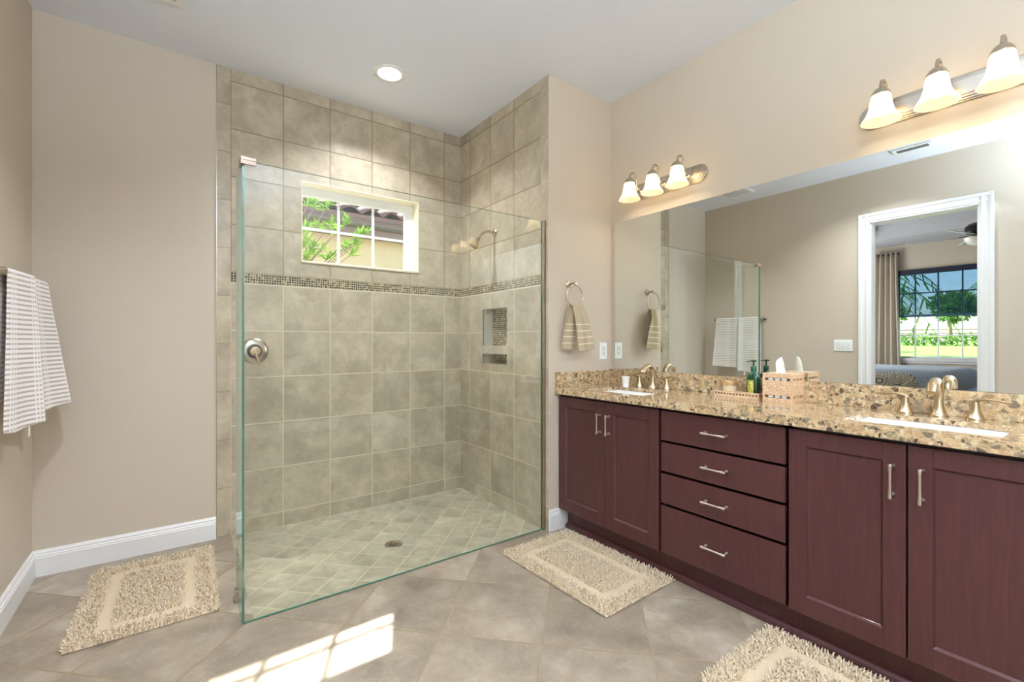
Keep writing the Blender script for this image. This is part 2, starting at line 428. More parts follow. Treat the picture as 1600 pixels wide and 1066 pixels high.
def rattan():
    n = N('woven_rattan'); sp = n.n('ShaderNodeSeparateXYZ'); n.l(n.obj(), sp.inputs[0])
    w = n.math('SINE', n.math('MULTIPLY', sp.outputs[2], 900)); g = n.noise(n.obj(), 120, 3)
    col = n.ramp(g, [(.3, sr(204, 162, 124)), (.55, sr(232, 200, 164)), (.75, sr(246, 224, 196))])
    col = n.mix(n.math('MULTIPLY', n.math('ADD', w, 1.0), .18), col, sr(170, 124, 88))
    return n.bsdf(col, .5, bump=n.math('ADD', w, g), bstr=.5, bdist=.0015)
M_rat = rattan()
M_ratdark = flat('rattan_gap', sr(86, 58, 38), .7)
M_pearl = flat('mother_of_pearl', sr(206, 206, 208), .2, coat=.4)
M_green = flat('green_bottle_plastic', sr(8, 62, 38), .12, coat=.6)
M_greenp = flat('green_pump_plastic', sr(16, 78, 50), .3)
def labelm():
    n = N('bottle_label'); g = n.noise(n.obj(), 60, 3, .5, 1.0); return n.bsdf(n.ramp(g, [(.3, sr(70, 120, 50)), (.5, sr(190, 180, 70)), (.65, sr(226, 200, 120))]), .4)
M_label = labelm()
M_wax = flat('cream_wax', sr(244, 226, 196), .5)
M_gold = flat('gold_rim', sr(224, 186, 140), .35, 0.6)

# ================================================================== setting
H = 2.84
XL, YB, XT, XS, YW, XM = -.582, 3.2615, .195, 1.867, 2.162, 2.44
BX, BY0, BY1 = -5.09, -.6, 3.7        # bedroom far wall and its y range
YN = -2.0                             # wall behind the camera

def wallbox(mb, ax, p0, p1, u0, u1, z0, z1, holes=(), mi=0):
    """wall slab with rectangular holes (u0,u1,z0,z1); ax = axis of the normal"""
    us = sorted({u0, u1, *[max(u0, min(u1, h[i])) for h in holes for i in (0, 1)]})
    zs = sorted({z0, z1, *[max(z0, min(z1, h[i])) for h in holes for i in (2, 3)]})
    for a, b in zip(us, us[1:]):
        for c, d in zip(zs, zs[1:]):
            if any(h[0] < (a+b)/2 < h[1] and h[2] < (c+d)/2 < h[3] for h in holes): continue
            if ax == 'y': mb.box(a, b, p0, p1, c, d, mi)
            else: mb.box(p0, p1, a, b, c, d, mi)
    return mb
WIN = (.670, 1.494, 1.711, 2.238)
# back wall: painted part left of the tile, tiled part in the shower
structure(wallbox(MB(), 'y', YB, YB+.16, XL-.12, 2.56, -.12, H, [WIN]).build('wall_back', M_wall))
tb = MB()
TY = YB-.004
Z1, Z2 = 1.5415, 1.6005
wallbox(tb, 'y', TY, YB+.001, .266, XS, -.06, Z1, [], 0)
wallbox(tb, 'y', TY, YB+.001, .266, XS, Z1, Z2, [], 1)
wallbox(tb, 'y', TY, YB+.001, .266, XS, Z2, H, [WIN], 2)
wallbox(tb, 'y', TY, YB+.001, XT, .266, -.0, H, [], 3)
structure(tb.build('wall_shower_back', [M_tb_lo, M_mos_b, M_tb_up, M_trim_b]))
structure(MB().box(XT-.003, XT, YB-.006, YB+.001, 0, H).build('trim_1', M_nickel))
# end block between shower and vanity: tiled side with two niches, painted front
NI = [(2.609, 2.923, 1.148, 1.420), (2.609, 2.923, 1.013, 1.087)]
eb = MB()
wallbox(eb, 'x', XS, XS+.01, 2.238, YB, -.06, Z1, NI, 0)
wallbox(eb, 'x', XS, XS+.01, 2.238, YB, Z1, Z2, [], 1)
wallbox(eb, 'x', XS, XS+.01, 2.238, YB, Z2, H, [], 2)
wallbox(eb, 'x', XS, XS+.01, YW+.002, 2.238, -.06, H, [], 3)
for (a, b, c, d) in NI:
    eb.box(XS+.09, XS+.10, a-.01, b+.01, c-.01, d+.01, 4)
    eb.box(XS+.002, XS+.09, a-.012, a, c-.01, d+.01, 5); eb.box(XS+.002, XS+.09, b, b+.012, c-.01, d+.01, 5)
    eb.box(XS+.002, XS+.09, a, b, c-.01, c, 5); eb.box(XS+.002, XS+.09, a, b, d, d+.01, 5)
M_niche = flat('niche_lining_stone', sr(196, 188, 172), .3)
structure(eb.build('wall_shower_side', [M_tr_lo, M_mos_r, M_tr_up, M_trim_r, M_mos_n, M_niche]))
structure(MB().box(XS+.0005, 2.56, YW, YW+.03, -.12, H).build('wall_end', M_wall))
structure(MB().box(XM, XM+.12, YN, YW+.03, -.12, H).build('wall_right', M_wall))
W3 = (-1.9, -.5, .85, 2.25)
DOOR = (.785, 1.54, -.12, 2.335)
structure(wallbox(MB(), 'x', XL-.12, XL, YN-.12, YB+.0, -.12, H+.25, [DOOR, W3]).build('wall_left', M_wall))
structure(wallbox(MB(), 'y', YN-.12, YN, XL, XM+.12, -.12, H, []).build('wall_front', M_wall))
# ceiling with holes for the cans (square hole hidden by each round trim)
cb = MB(); holes = [(x-.075, x+.075, y-.075, y+.075) for x, y in CANS]
xs = sorted({XL, XM+.12, *[h[i] for h in holes for i in (0, 1)]}); ys = sorted({YN-.12, YB+.16, *[h[i] for h in holes for i in (2, 3)]})
for a, b in zip(xs, xs[1:]):
    for c, d in zip(ys, ys[1:]):
        if any(h[0] < (a+b)/2 < h[1] and h[2] < (c+d)/2 < h[3] for h in holes): continue
        cb.box(a, b, c, d, H, H+.14)
structure(cb.build('ceiling', M_ceil))
# floors
fb = MB(); fb.box(XL-.12, XM, YN-.12, 2.21, -.12, 0); fb.box(XL-.12, .266, 2.21, YB, -.12, 0)
structure(fb.build('floor', M_floor))
sx0, sx1, sy0, sy1, dx, dy = .266, XS, 2.21, YB, 1.04, 2.608
ss = MB(); r = .045
ring = [(dx+r*math.cos(a), dy+r*math.sin(a), -.026) for a in [2*PI*k/24 for k in range(24)]]
outer = []
for k in range(24):
    a = 2*PI*k/24; c, s_ = math.cos(a), math.sin(a)
    t = min(((sx1-dx)/c if c > 0 else (sx0-dx)/c) if abs(c) > 1e-9 else 9, ((sy1-dy)/s_ if s_ > 0 else (sy0-dy)/s_) if abs(s_) > 1e-9 else 9)
    outer.append((dx+t*c, dy+t*s_, -.010))
cor = [(sx1, sy1, -.01), (sx0, sy1, -.01), (sx0, sy0, -.01), (sx1, sy0, -.01)]
vs = ring + outer + cor; fs = [(k, 24+k, 24+(k+1) % 24, (k+1) % 24) for k in range(24)]
def ang(p): return math.atan2(p[1]-dy, p[0]-dx) % (2*PI)
for ci, p in enumerate(cor):
    a = ang(p); k = int(a/(2*PI/24)); fs.append((24+k, 48+ci, 24+(k+1) % 24))
ss.add(vs, fs); ss.box(sx0, sx1, sy0, sy1, -.12, -.05)
structure(ss.build('floor_shower', M_sfloor, recalc=False))

# baseboards
def baseprof(h=.130, t=.015):
    return [(0, 0), (t, 0), (t, h*.72), (t-.002, h*.74), (t-.002, h*.80), (t-.006, h*.83), (t-.006, h*.90), (t-.010, h*.97), (t-.011, h), (0, h)]
def baseboard(name, p0, p1, nrm):
    mb = MB(); P0 = Vector((*p0, 0)); n_ = Vector((*nrm, 0))
    mb.extrude([P0 + n_*a + Vector((0, 0, b)) for a, b in baseprof()], Vector((p1[0]-p0[0], p1[1]-p0[1], 0)))
    return structure(mb.build(name, M_white))
baseboard('baseboard_back', (XL, YB), (XT-.004, YB), (0, -1))
baseboard('baseboard_left', (XL, YB), (XL, 1.632), (1, 0))
baseboard('baseboard_left_near', (XL, .692), (XL, YN), (1, 0))
baseboard('baseboard_end', (XS, YW), (2.02, YW), (0, -1))
baseboard('baseboard_right', (XM, .0), (XM, YN), (-1, 0))
baseboard('baseboard_front', (XL, YN), (XM, YN), (0, 1))

# window_1: shower window
def window(name, ax, pos, u0, u1, z0, z1, fw, cols_u, rows_z, depth=.04, mw=.016, out=1):
    root = bpy.data.objects.new(name, None); COL.objects.link(root)
    root.location = ((u0+u1)/2, pos, z0) if ax == 'y' else (pos, (u0+u1)/2, z0)
    tag(root, kind='structure')
    def bx(mb, a, b, p, q, c, d): mb.box(a, b, p, q, c, d) if ax == 'y' else mb.box(p, q, a, b, c, d)
    f = MB(); p, q = pos, pos + out*depth
    bx(f, u0, u1, p, q, z1-fw, z1); bx(f, u0, u1, p, q, z0, z0+fw*.6); bx(f, u0, u0+fw, p, q, z0+fw*.6, z1-fw); bx(f, u1-fw, u1, p, q, z0+fw*.6, z1-fw)
    f.build('window_frame', M_vinyl, root, bevel=.002)
    g = MB(); bx(g, u0+fw*.5, u1-fw*.5, pos+out*depth*.5, pos+out*(depth*.5+.004), z0+fw*.3, z1-fw*.5)
    g.build('window_pane', M_pane, root)
    m = MB()
    for u in cols_u: bx(m, u-mw/2, u+mw/2, pos+out*depth*.35, pos+out*depth*.65, z0+fw*.5, z1-fw*.8)
    for z in rows_z: bx(m, u0+fw*.8, u1-fw*.8, pos+out*depth*.37, pos+out*depth*.63, z-mw/2, z+mw/2)
    m.build('muntin', M_vinyl, root); return root
window('window_1', 'y', 3.36, .622, 1.497, 1.692, 2.243, .064, [.936, 1.186], [1.957])
rv = MB(); e = .004
for a in ((WIN[0]-e, WIN[0]+.0005, WIN[2], WIN[3]), (WIN[1]-.0005, WIN[1]+e, WIN[2], WIN[3]), (WIN[0], WIN[1], WIN[3]-.0005, WIN[3]+e)):
    rv.box(a[0], a[1], YB-.005, 3.359, a[2], a[3])
structure(rv.build('trim_2', flat('reveal_stone', sr(232, 222, 196), .4)))
structure(MB().box(WIN[0]-.006, WIN[1]+.006, YB-.010, 3.362, WIN[2]-.012, WIN[2]+.002).build('trim_3', flat('sill_stone', sr(206, 192, 164), .3), bevel=.002))
window('added_window_bath', 'x', XL-.06, W3[0], W3[1], W3[2], W3[3], .05, [(W3[0]+W3[1])/2], [], out=-1)  # unseen window invented to go with the bathroom fill light

# doorway to the bedroom: jamb lining and casing on the left wall
dj = MB(); dj.box(XL-.12, XL, DOOR[0], DOOR[0]+.012, 0, DOOR[3]); dj.box(XL-.12, XL, DOOR[1]-.012, DOOR[1], 0, DOOR[3]); dj.box(XL-.12, XL, DOOR[0], DOOR[1], DOOR[3]-.012, DOOR[3])
prof = [(0, 0), (.012, 0), (.012, .012), (.018, .018), (.018, .03), (.014, .036), (.014, .06), (.020, .068), (.022, .088), (.018, .094), (0, .094)]
for side in (1, -1):
    for (y, sgn) in ((DOOR[0]+.004, -1), (DOOR[1]-.004, 1)):
        xw = XL if side == 1 else XL-.12
        dj.extrude([Vector((xw + side*a, y+sgn*b, 0)) for a, b in prof], (0, 0, DOOR[3]+.09))
    dj.extrude([Vector(((XL if side == 1 else XL-.12) + side*a*.98, DOOR[0]-.09, DOOR[3]-.004+b)) for a, b in prof], (0, DOOR[1]-DOOR[0]+.18, 0))
structure(dj.build('door_1', M_white))

# ------------------------------------------------------------------ bedroom
BH = 2.82
structure(wallbox(MB(), 'x', BX-.15, BX, BY0, BY1, -.12, 3.1, [(.45, 2.45, .90, 2.37)]).build('wall_bedroom_far', M_wall))
W4 = (-3.9, -2.1, .9, 2.3)
structure(wallbox(MB(), 'y', BY1, BY1+.12, BX-.15, XL-.12, -.12, 3.1, [W4]).build('wall_bedroom_side', M_wall))
structure(MB().box(BX-.15, XL-.12, BY0-.12, BY0, -.12, 3.1).build('wall_bedroom_near', M_wall))
window('added_window_bedroom', 'y', BY1+.06, W4[0], W4[1], W4[2], W4[3], .05, [-3.0], [], out=1)  # unseen window added to go with the bedroom fill light
structure(MB().box(BX-.15, XL-.12, BY0-.12, BY1+.12, -.13, -.01).build('floor_bedroom', flat('bedroom_carpet', sr(180, 165, 145), .95)))
bc = MB(); tx0, tx1, ty0, ty1 = -4.3, -1.5, .0, 2.6
for a, b, c, d in ((BX-.15, tx0, BY0, BY1), (tx1, XL-.12, BY0, BY1), (tx0, tx1, BY0, ty0), (tx0, tx1, ty1, BY1)): bc.box(a, b, c, d, BH, BH+.05)
for a, b, c, d in ((tx0-.05, tx0, ty0, ty1), (tx1, tx1+.05, ty0, ty1), (tx0, tx1, ty0-.05, ty0), (tx0, tx1, ty1, ty1+.05)): bc.box(a, b, c, d, BH+.05, 3.02)
for i, o_ in enumerate((.0, .05, .10)):
    for a, b, c, d in ((tx0+o_, tx0+o_+.05, ty0, ty1), (tx1-o_-.05, tx1-o_, ty0, ty1), (tx0, tx1, ty0+o_, ty0+o_+.05), (tx0, tx1, ty1-o_-.05, ty1-o_)): bc.box(a, b, c, d, 2.93+.03*i, 3.02)
bc.box(BX-.15, XL-.12, BY0-.12, BY1+.12, 3.02, 3.12)
structure(bc.build('ceiling_bedroom', flat('bedroom_ceiling_paint', sr(200, 198, 203), .8)))
window('window_2', 'x', BX-.06, .45, 2.45, .90, 2.37, .045, [2.205, 1.918, 1.63, 1.345, 1.06, .775], [1.99, 1.62, 1.278], out=-1, mw=.02)
structure(MB().box(BX-.06, BX+.04, .42, 2.47, .855, .90).box(BX, BX+.02, .42, 2.47, .82, .856).build('trim_4', M_white))

# ================================================================== shower
scr = thing('shower_screen', 'frameless clear glass shower screen with green polished edges on the tiled floor', 'shower screen', (.2245, 2.204, 0))
ZG = 1.934; T = .010
def panel(x0, x1, y0, y1, z0, z1, name, label=None, thin='y'):
    mb = MB(); mb.box(x0, x1, y0, y1, z0, z1)
    # faces order: bottom, top, y0, x1, y1, x0
    mb.m = [1, 1, 0 if thin == 'y' else 1, 1 if thin == 'y' else 0, 0 if thin == 'y' else 1, 1 if thin == 'y' else 0]
    mb.m[1] = 2
    o = mb.build(name, [M_glass, M_gedge, M_gtop], scr)
    if label: o['label'] = label
    return o
panel(.2195, XS-.012, 2.199, 2.209, .004, ZG, 'glass_panel', 'large clear glass front panel')
panel(.2195, .2295, 2.2105, 2.43, .004, ZG, 'return_panel', 'narrow glass return panel at right angle', 'x')
cl = MB(); cl.extrude([(x, y, ZG+.0005) for x, y in ((.214, 2.193), (.272, 2.193), (.272, 2.215), (.236, 2.215), (.236, 2.262), (.214, 2.262))], (0, 0, .015))
M_clip = flat('dull_nickel', sr(168, 152, 138), .45, .8)
cl.extrude([(x, y, ZG-.016) for x, y in ((.214, 2.193), (.272, 2.193), (.272, 2.198), (.219, 2.198), (.219, 2.262), (.214, 2.262))], (0, 0, .0165))
cl.build('corner_clip', M_clip, scr, bevel=.0015)
fc = MB(); fc.box(.212, .2375, 2.392, 2.437, .0, .055); fc.box(.206, .243, 2.40, 2.43, .0, .02); fc.build('floor_clip', M_nickel, scr, bevel=.002)
wc = MB(); wc.box(XS-.02, XS-.0005, 2.192, 2.1985, .0, ZG+.005); wc.box(XS-.02, XS-.0005, 2.2095, 2.216, .0, ZG+.005); wc.box(XS-.004, XS-.0005, 2.192, 2.216, 0, ZG+.005)
wc.build('wall_channel', M_nickel, scr)

# drain
d = thing('floor_drain', 'round slotted metal drain set in the shower floor', 'drain', (dx, dy, -.026))
MB().lathe((dx, dy, -.03), [(.0, 0), (.052, 0), (.052, .006), (.048, .0085), (.040, .0085), (.038, .007), (0, .007)], 40, caps=False).build('drain_ring', M_nickel, d, smooth=True)
for k in range(8):
    a = 2*PI*k/8
    for r in (.014, .026): MB().lathe((dx+r*math.cos(a+r*9), dy+r*math.sin(a+r*9), -.0235), [(.0042, 0), (.0042, .0008)], 8).build('drain_hole', M_darkhole, d)

# valve
vx, vz = .392, 1.118
v = thing('shower_valve', 'round brushed nickel shower valve with lever on the tiled back wall', 'shower valve', (vx, TY, vz))
MB().lathe((vx, TY, vz), [(.0, 0), (.080, 0), (.080, .004), (.074, .010), (.052, .015), (.045, .016), (0, .016)], 48, axis='-y', caps=False).build('escutcheon', M_nickel, v, smooth=True)
MB().lathe((vx, TY-.016, vz), [(.042, 0), (.042, .004), (.036, .005), (.0, .005)], 40, axis='-y', caps=False).build('sleeve', M_black, v, smooth=True)
MB().lathe((vx, TY-.020, vz), [(.031, 0), (.031, .035), (.027, .042), (.010, .045), (0, .045)], 36, axis='-y', caps=False).build('handle_hub', M_nickel2, v, smooth=True)
MB().tube([(vx, TY-.055, vz), (vx+.006, TY-.062, vz-.03), (vx+.016, TY-.068, vz-.066), (vx+.021, TY-.070, vz-.084)], [.010, .009, .007, .006], 12).build('lever', M_nickel2, v, smooth=True)

# shower head
hy, hz = 2.761, 1.969
s = thing('showerhead', 'brushed nickel shower head and curved arm on the tiled side wall', 'shower head', (XS, hy, hz))
MB().lathe((XS, hy, hz), [(0, 0), (.030, 0), (.030, .003), (.022, .010), (.012, .013), (0, .013)], 32, axis='-x', caps=False).build('flange', M_nickel, s, smooth=True)
arm = [(XS-.005, hy, hz), (XS-.05, hy, hz+.004), (XS-.085, hy, hz-.004), (XS-.115, hy, hz-.026), (XS-.135, hy, hz-.055)]
MB().tube(arm, .0095, 14).build('arm', M_nickel, s, smooth=True)
hd = Vector((-.62, 0, -.78)).normalized(); c0 = Vector((XS-.135, hy, hz-.055))
pts = [c0 + hd*t for t in (0, .012, .022, .035, .060, .072, .076)]
MB().tube(pts, [.012, .016, .016, .019, .036, .038, .034], 28).build('head', M_nickel, s, smooth=True)
so = MB().box(1.905, 1.945, 2.615, 2.675, 1.149, 1.165).build('soap_bar', flat('pink_soap', sr(244, 170, 160), .5), bevel=.006, bseg=3)
tag(so, 'small pink soap bar lying in the upper mosaic niche', 'soap')

# ================================================================== vanity
XF = 1.945                      # door faces
CT = .89
Y0 = .07                        # near end of the cabinets
def cabinet(name, y0, y1, label, cat='cabinet'):
    t = thing(name, label, cat, ((XF+XM)/2, (y0+y1)/2, .127))
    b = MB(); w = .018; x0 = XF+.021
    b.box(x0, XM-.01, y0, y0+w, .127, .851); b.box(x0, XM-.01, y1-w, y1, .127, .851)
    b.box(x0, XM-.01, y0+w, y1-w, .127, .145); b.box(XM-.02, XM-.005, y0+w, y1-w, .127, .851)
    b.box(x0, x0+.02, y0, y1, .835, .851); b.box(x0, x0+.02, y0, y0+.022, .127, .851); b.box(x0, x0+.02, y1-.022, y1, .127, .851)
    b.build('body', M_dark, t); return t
def pull(parent, c, vertical):
    L = .058; mb = MB(); x, y, z = c; so_ = .030
    a = (lambda q: (x-so_, y, z+q)) if vertical else (lambda q: (x-so_, y+q, z))
    qs = [-L, -L+.004, -L+.012, -.03, 0, .03, L-.012, L-.004, L]
    mb.tube([a(q) for q in qs], [.0052, .0066, .0062, .0046, .0042, .0046, .0062, .0066, .0052], 12)
    for q in (-L+.010, L-.010):
        p = a(q); mb.tube([(x+.0005, p[1], p[2]), (x-.004, p[1], p[2]), (x-.008, p[1], p[2]), (x-so_, p[1], p[2])], [.008, .008, .0048, .0048], 12)
    o = mb.build('handle', M_pull, parent, smooth=True); o['label'] = 'nickel bar handle'; return o
def door(parent, y0, y1, hy_):
    z0, z1 = .128, .836; rw = .062
    mb = MB(); x0, x1 = XF, XF+.020
    mb.box(x0, x1, y0, y0+rw, z0, z1); mb.box(x0, x1, y1-rw, y1, z0, z1)
    mb.box(x0, x1, y0+rw, y1-rw, z1-rw, z1); mb.box(x0, x1, y0+rw, y1-rw, z0, z0+rw+.008)
    # sloped inner moulding and recessed panel
    a, b, c, d_ = y0+rw, y1-rw, z0+rw+.008, z1-rw; i = .006; xr = x0+.009
    mb.add([(x0, a, c), (x0, b, c), (x0, b, d_), (x0, a, d_), (xr, a+i, c+i), (xr, b-i, c+i), (xr, b-i, d_-i), (xr, a+i, d_-i)],
           [(0, 1, 5, 4), (1, 2, 6, 5), (2, 3, 7, 6), (3, 0, 4, 7), (4, 5, 6, 7)])
    o = mb.build('door', M_wood, parent, bevel=.0015, recalc=True)
    pull(o, (XF, hy_, .712), True); return o
def drawer(parent, y0, y1, z0, z1):
    o = MB().box(XF, XF+.020, y0, y1, z0, z1).build('drawer', M_wood, parent, bevel=.002)
    pull(o, (XF, (y0+y1)/2, (z0+z1)/2 + (.0 if z1-z0 < .17 else .0)), False); return o
c1 = cabinet('sink_cabinet', 1.4085, 2.160, 'espresso two-door sink cabinet at the towel-ring wall end of the vanity')
door(c1, 1.7725, 2.155, 1.805); door(c1, 1.414, 1.769, 1.739)
c2 = cabinet('drawer_cabinet', .8175, 1.4065, 'espresso cabinet of four drawers between the two sink cabinets')
for a, b in ((.690, .836), (.537, .678), (.378, .524), (.132, .365)): drawer(c2, .824, 1.400, a, b)
c3 = cabinet('sink_cabinet', Y0, .8155, 'espresso two-door sink cabinet under the nearer sink, with wide doors')
door(c3, .452, .811, .486); door(c3, Y0+.006, .4465, .410)
pl = MB(); pl.box(2.016, 2.034, Y0, 2.160, 0, .1268)
q = [(2.016, 0), (1.992, 0), (1.992, .008), (1.996, .018), (2.006, .026), (2.016, .030)]
pl.extrude([Vector((x, Y0, z)) for x, z in q], (0, 2.160-YW*0-Y0, 0))
pl.box(2.40, 2.425, Y0, 2.160, 0, .1268); pl.box(2.034, 2.42, Y0, Y0+.018, 0, .1268)
tag(pl.build('toe_kick', M_wood), 'dark recessed toe-kick board with shoe moulding along the floor under the vanity', 'toe kick')

# countertop with two cut-outs (2 cm slab, built-up front edge)
SK = [(2.0, 2.29, 1.557, 1.965), (2.0, 2.29, .238, .650)]
CX0, CX1, CY0, CY1 = 1.915, XM-.0005, .045, YW-.0005
ct = thing('countertop', 'brown speckled granite countertop with backsplash along the mirror wall', 'countertop', ((CX0+CX1)/2, (CY0+CY1)/2, .852))
cm = MB(); xs = sorted({CX0, CX1, 2.0, 2.29}); ys = sorted({CY0, CY1, *[k[i] for k in SK for i in (2, 3)]})
for a, b in zip(xs, xs[1:]):
    for c, d_ in zip(ys, ys[1:]):
        if any(k[0] < (a+b)/2 < k[1] and k[2] < (c+d_)/2 < k[3] for k in SK): continue
        cm.box(a, b, c, d_, .870, CT)
bm = bmesh.new()
me0 = bpy.data.meshes.new('tmp'); me0.from_pydata(cm.v, [], cm.f); bm.from_mesh(me0)
bmesh.ops.remove_doubles(bm, verts=bm.verts, dist=1e-5)
seen = {}
for f in bm.faces: seen.setdefault(tuple(sorted(v.index for v in f.verts)), []).append(f)
bmesh.ops.delete(bm, geom=[f for l in seen.values() if len(l) > 1 for f in l], context='FACES')
bm.verts.index_update(); cm2 = MB(); cm2.add([v.co[:] for v in bm.verts], [tuple(v.index for v in f.verts) for f in bm.faces]); bm.free()
cm2.build('slab', M_gran, ct)
ed = MB(); ed.box(CX0+.0, CX0+.035, CY0, CY1, .852, .8705)
ed.build('front_edge', M_gran, ct)
MB().box(XM-.022, XM-.0005, CY0, CY1, CT, .989).build('backsplash', M_gran, ct, bevel=.0015)
MB().box(CX0+.006, XM-.0225, CY1-.020, CY1, CT, .985).build('side_splash', M_gran, ct, bevel=.0015)

def sink(y0, y1, label):
    t = thing('sink', label, 'sink', (2.145, (y0+y1)/2, .735), 'undermount sinks in the granite countertop')
    mb = MB(); x0, x1 = 1.992, 2.298; a, b = y0-.008, y1+.008
    def ring_(ins, z, rr, n=6):
        P = []
        for cx_, cy_, st in ((x1-ins-rr, b-ins-rr, 0), (x0+ins+rr, b-ins-rr, 1), (x0+ins+rr, a+ins+rr, 2), (x1-ins-rr, a+ins+rr, 3)):
            for k in range(n+1):
                an = (st + k/n)*PI/2; P.append((cx_+rr*math.cos(an), cy_+rr*math.sin(an), z))
        return P
    R = [ring_(-.012, .8695, .02), ring_(.0, .8695, .02), ring_(.004, .862, .02), ring_(.012, .79, .03), ring_(.03, .752, .04), ring_(.075, .742, .04)]
    m_ = len(R[0]); vs = [p for r_ in R for p in r_]; fs = []
    for i in range(len(R)-1):
        for k in range(m_): fs.append((i*m_+k, i*m_+(k+1) % m_, (i+1)*m_+(k+1) % m_, (i+1)*m_+k))
    fs.append(tuple((len(R)-1)*m_+k for k in range(m_)))
    mb.add(vs, fs); mb.build('basin', M_porc, t, smooth=True, solid=.006)
    cx_, cy_ = 2.145, (y0+y1)/2
    MB().lathe((cx_, cy_, .745), [(0, 0), (.030, 0), (.030, .004), (.024, .005), (.020, .003), (0, .003)], 28, caps=False).build('drain', M_nickel, t, smooth=True)
    return t
sk1 = sink(1.557, 1.965, 'white rectangular sink nearer the towel ring wall')
sk2 = sink(.238, .650, 'white rectangular sink in the near right part of the countertop')

# faucets
def faucet(cy, label):
    cx_ = 2.372
    t = thing('faucet', label, 'faucet', (cx_, cy, CT), 'widespread faucets behind the sinks')
    sp = MB(); sp.lathe((cx_, cy, CT), [(.0, 0), (.029, 0), (.029, .005), (.026, .009), (.021, .020), (.0165, .036), (.0145, .055), (.0140, .07)], 32, caps=False)
    P = [(cx_, cy, CT+.065), (cx_+.001, cy, CT+.09), (cx_-.003, cy, CT+.112), (cx_-.016, cy, CT+.131), (cx_-.038, cy, CT+.140), (cx_-.062, cy, CT+.135), (cx_-.084, cy, CT+.118), (cx_-.098, cy, CT+.098)]
    sp.tube(P, [.0140, .0138, .0140, .0145, .0155, .0165, .0165, .0150], 24, flat=(.82, 1.12), up=(1, 0, 0))
    sp.build('spout', M_nickel2, t, smooth=True)
    for s_ in (1, -1):
        hy_ = cy + s_*.100
        h = MB().lathe((cx_, hy_, CT), [(.0, 0), (.027, 0), (.027, .005), (.025, .009), (.019, .022), (.0145, .038), (.0125, .052), (.0120, .060), (.011, .066), (0, .067)], 8 if False else 28, caps=False).build('handle', M_nickel2, t, smooth=True)
        pts = [(cx_+.002, hy_-s_*.008, CT+.064), (cx_, hy_+s_*.006, CT+.073), (cx_-.004, hy_+s_*.028, CT+.078), (cx_-.007, hy_+s_*.052, CT+.077), (cx_-.009, hy_+s_*.078, CT+.073), (cx_-.010, hy_+s_*.094, CT+.0725)]
        MB().tube(pts, [.0105, .0110, .0085, .0075, .0078, .0055], 14, flat=(.62, 1.15), up=(0, 0, 1)).build('lever', M_nickel2, h, smooth=True)
    return t
f1 = faucet(1.768, 'brushed nickel two-handle faucet beside the small white cup')
f2 = copy_tree(f1, loc=(2.372, .452, CT), label='brushed nickel two-handle faucet at the near sink, in front of the mirrored doorway')

# mirror
mr_ = MB().box(XM-.006, XM-.0008, .045, 2.127, .9895, 1.993)
mo = mr_.build('wall_mirror', M_mirror, bevel=.0012, bseg=1)
tag(mo, 'wide frameless mirror on the wall above the granite backsplash', 'mirror')

# vanity lights
def vanity_light(cy, label):
    zc = 2.150; t = thing('vanity_light', label, 'wall light', (XM, cy, zc), 'three-shade light bars above the mirror')
    pb = MB()
    def stad(L, hh, x0, x1):
        P = []; n = 14; r = hh/2
        for k in range(n+1): a = -PI/2 + PI*k/n; P.append((cy + L/2 - r + r*math.cos(a), zc + r*math.sin(a)))
        for k in range(n+1): a = PI/2 + PI*k/n; P.append((cy - L/2 + r + r*math.cos(a), zc + r*math.sin(a)))
        pb.extrude([Vector((x0, y, z)) for y, z in P], (x1-x0, 0, 0))
    stad(.560, .105, XM-.0005, XM-.008); stad(.548, .094, XM-.007, XM-.013); stad(.532, .078, XM-.012, XM-.018)
    pb.build('backplate', M_nickel, t, bevel=.0022, bseg=2)
    ip = MB(); 
    pb = ip; stad(.505, .056, XM-.017, XM-.0225); ip.build('face_plate', M_chromeish, t, bevel=.0015)
    for k in (-1, 0, 1):
        y = cy + k*.1695; xs_ = 2.305; zt = 2.182
        arm_ = [(XM-.021, y, zc), (XM-.055, y, zc+.002), (XM-.066, y, zc+.020), (XM-.068, y, zc+.055), (XM-.074, y, zc+.082), (XM-.088, y, zc+.096), (XM-.105, y, zc+.098), (XM-.122, y, zc+.090), (XM-.132, y, zc+.072), (xs_, y, zt+.022)]
        MB().tube(arm_, .0062, 12).lathe((XM-.022, y, zc), [(.0, 0), (.017, 0), (.015, .006), (.008, .010), (0, .010)], 20, axis='-x', caps=False).build('arm', M_nickel, t, smooth=True)
        cp = MB().lathe((xs_, y, zt-.006), [(.0325, 0), (.0335, .003), (.030, .012), (.024, .022), (.014, .030), (.008, .034), (0, .035)], 28, caps=False).build('cap', M_nickel, t, smooth=True)
        sh = MB().lathe((xs_, y, zt-.001), [(.030, 0), (.033, -.012), (.036, -.030), (.0385, -.048), (.043, -.066), (.051, -.084), (.060, -.097), (.0655, -.106), (.0665, -.109)], 40, caps=False).build('shade', M_shade, t, smooth='all')
        bl = MB().lathe((xs_, y, zt-.035), [(.0, -.052), (.012, -.049), (.021, -.040), (.024, -.028), (.021, -.014), (.013, 0), (.012, .012), (0, .012)], 24, caps=False).build('bulb', M_bulb, t, smooth='all')
    return t
vl1 = vanity_light(1.722, 'lit three-shade nickel light bar nearest the corner above the mirror')
vl2 = copy_tree(vl1, loc=(XM, .445, 2.150), label='lit three-shade nickel light bar at the upper right, cut by the frame edge')
for cy in (1.722, .445):
    for k in (-1, 0, 1):
        lamp('vanity_bulb_light', 'POINT', (2.305, cy+k*.1695, 2.182-.064), 3.2, (1, .82, .58), shadow_soft_size=.026)

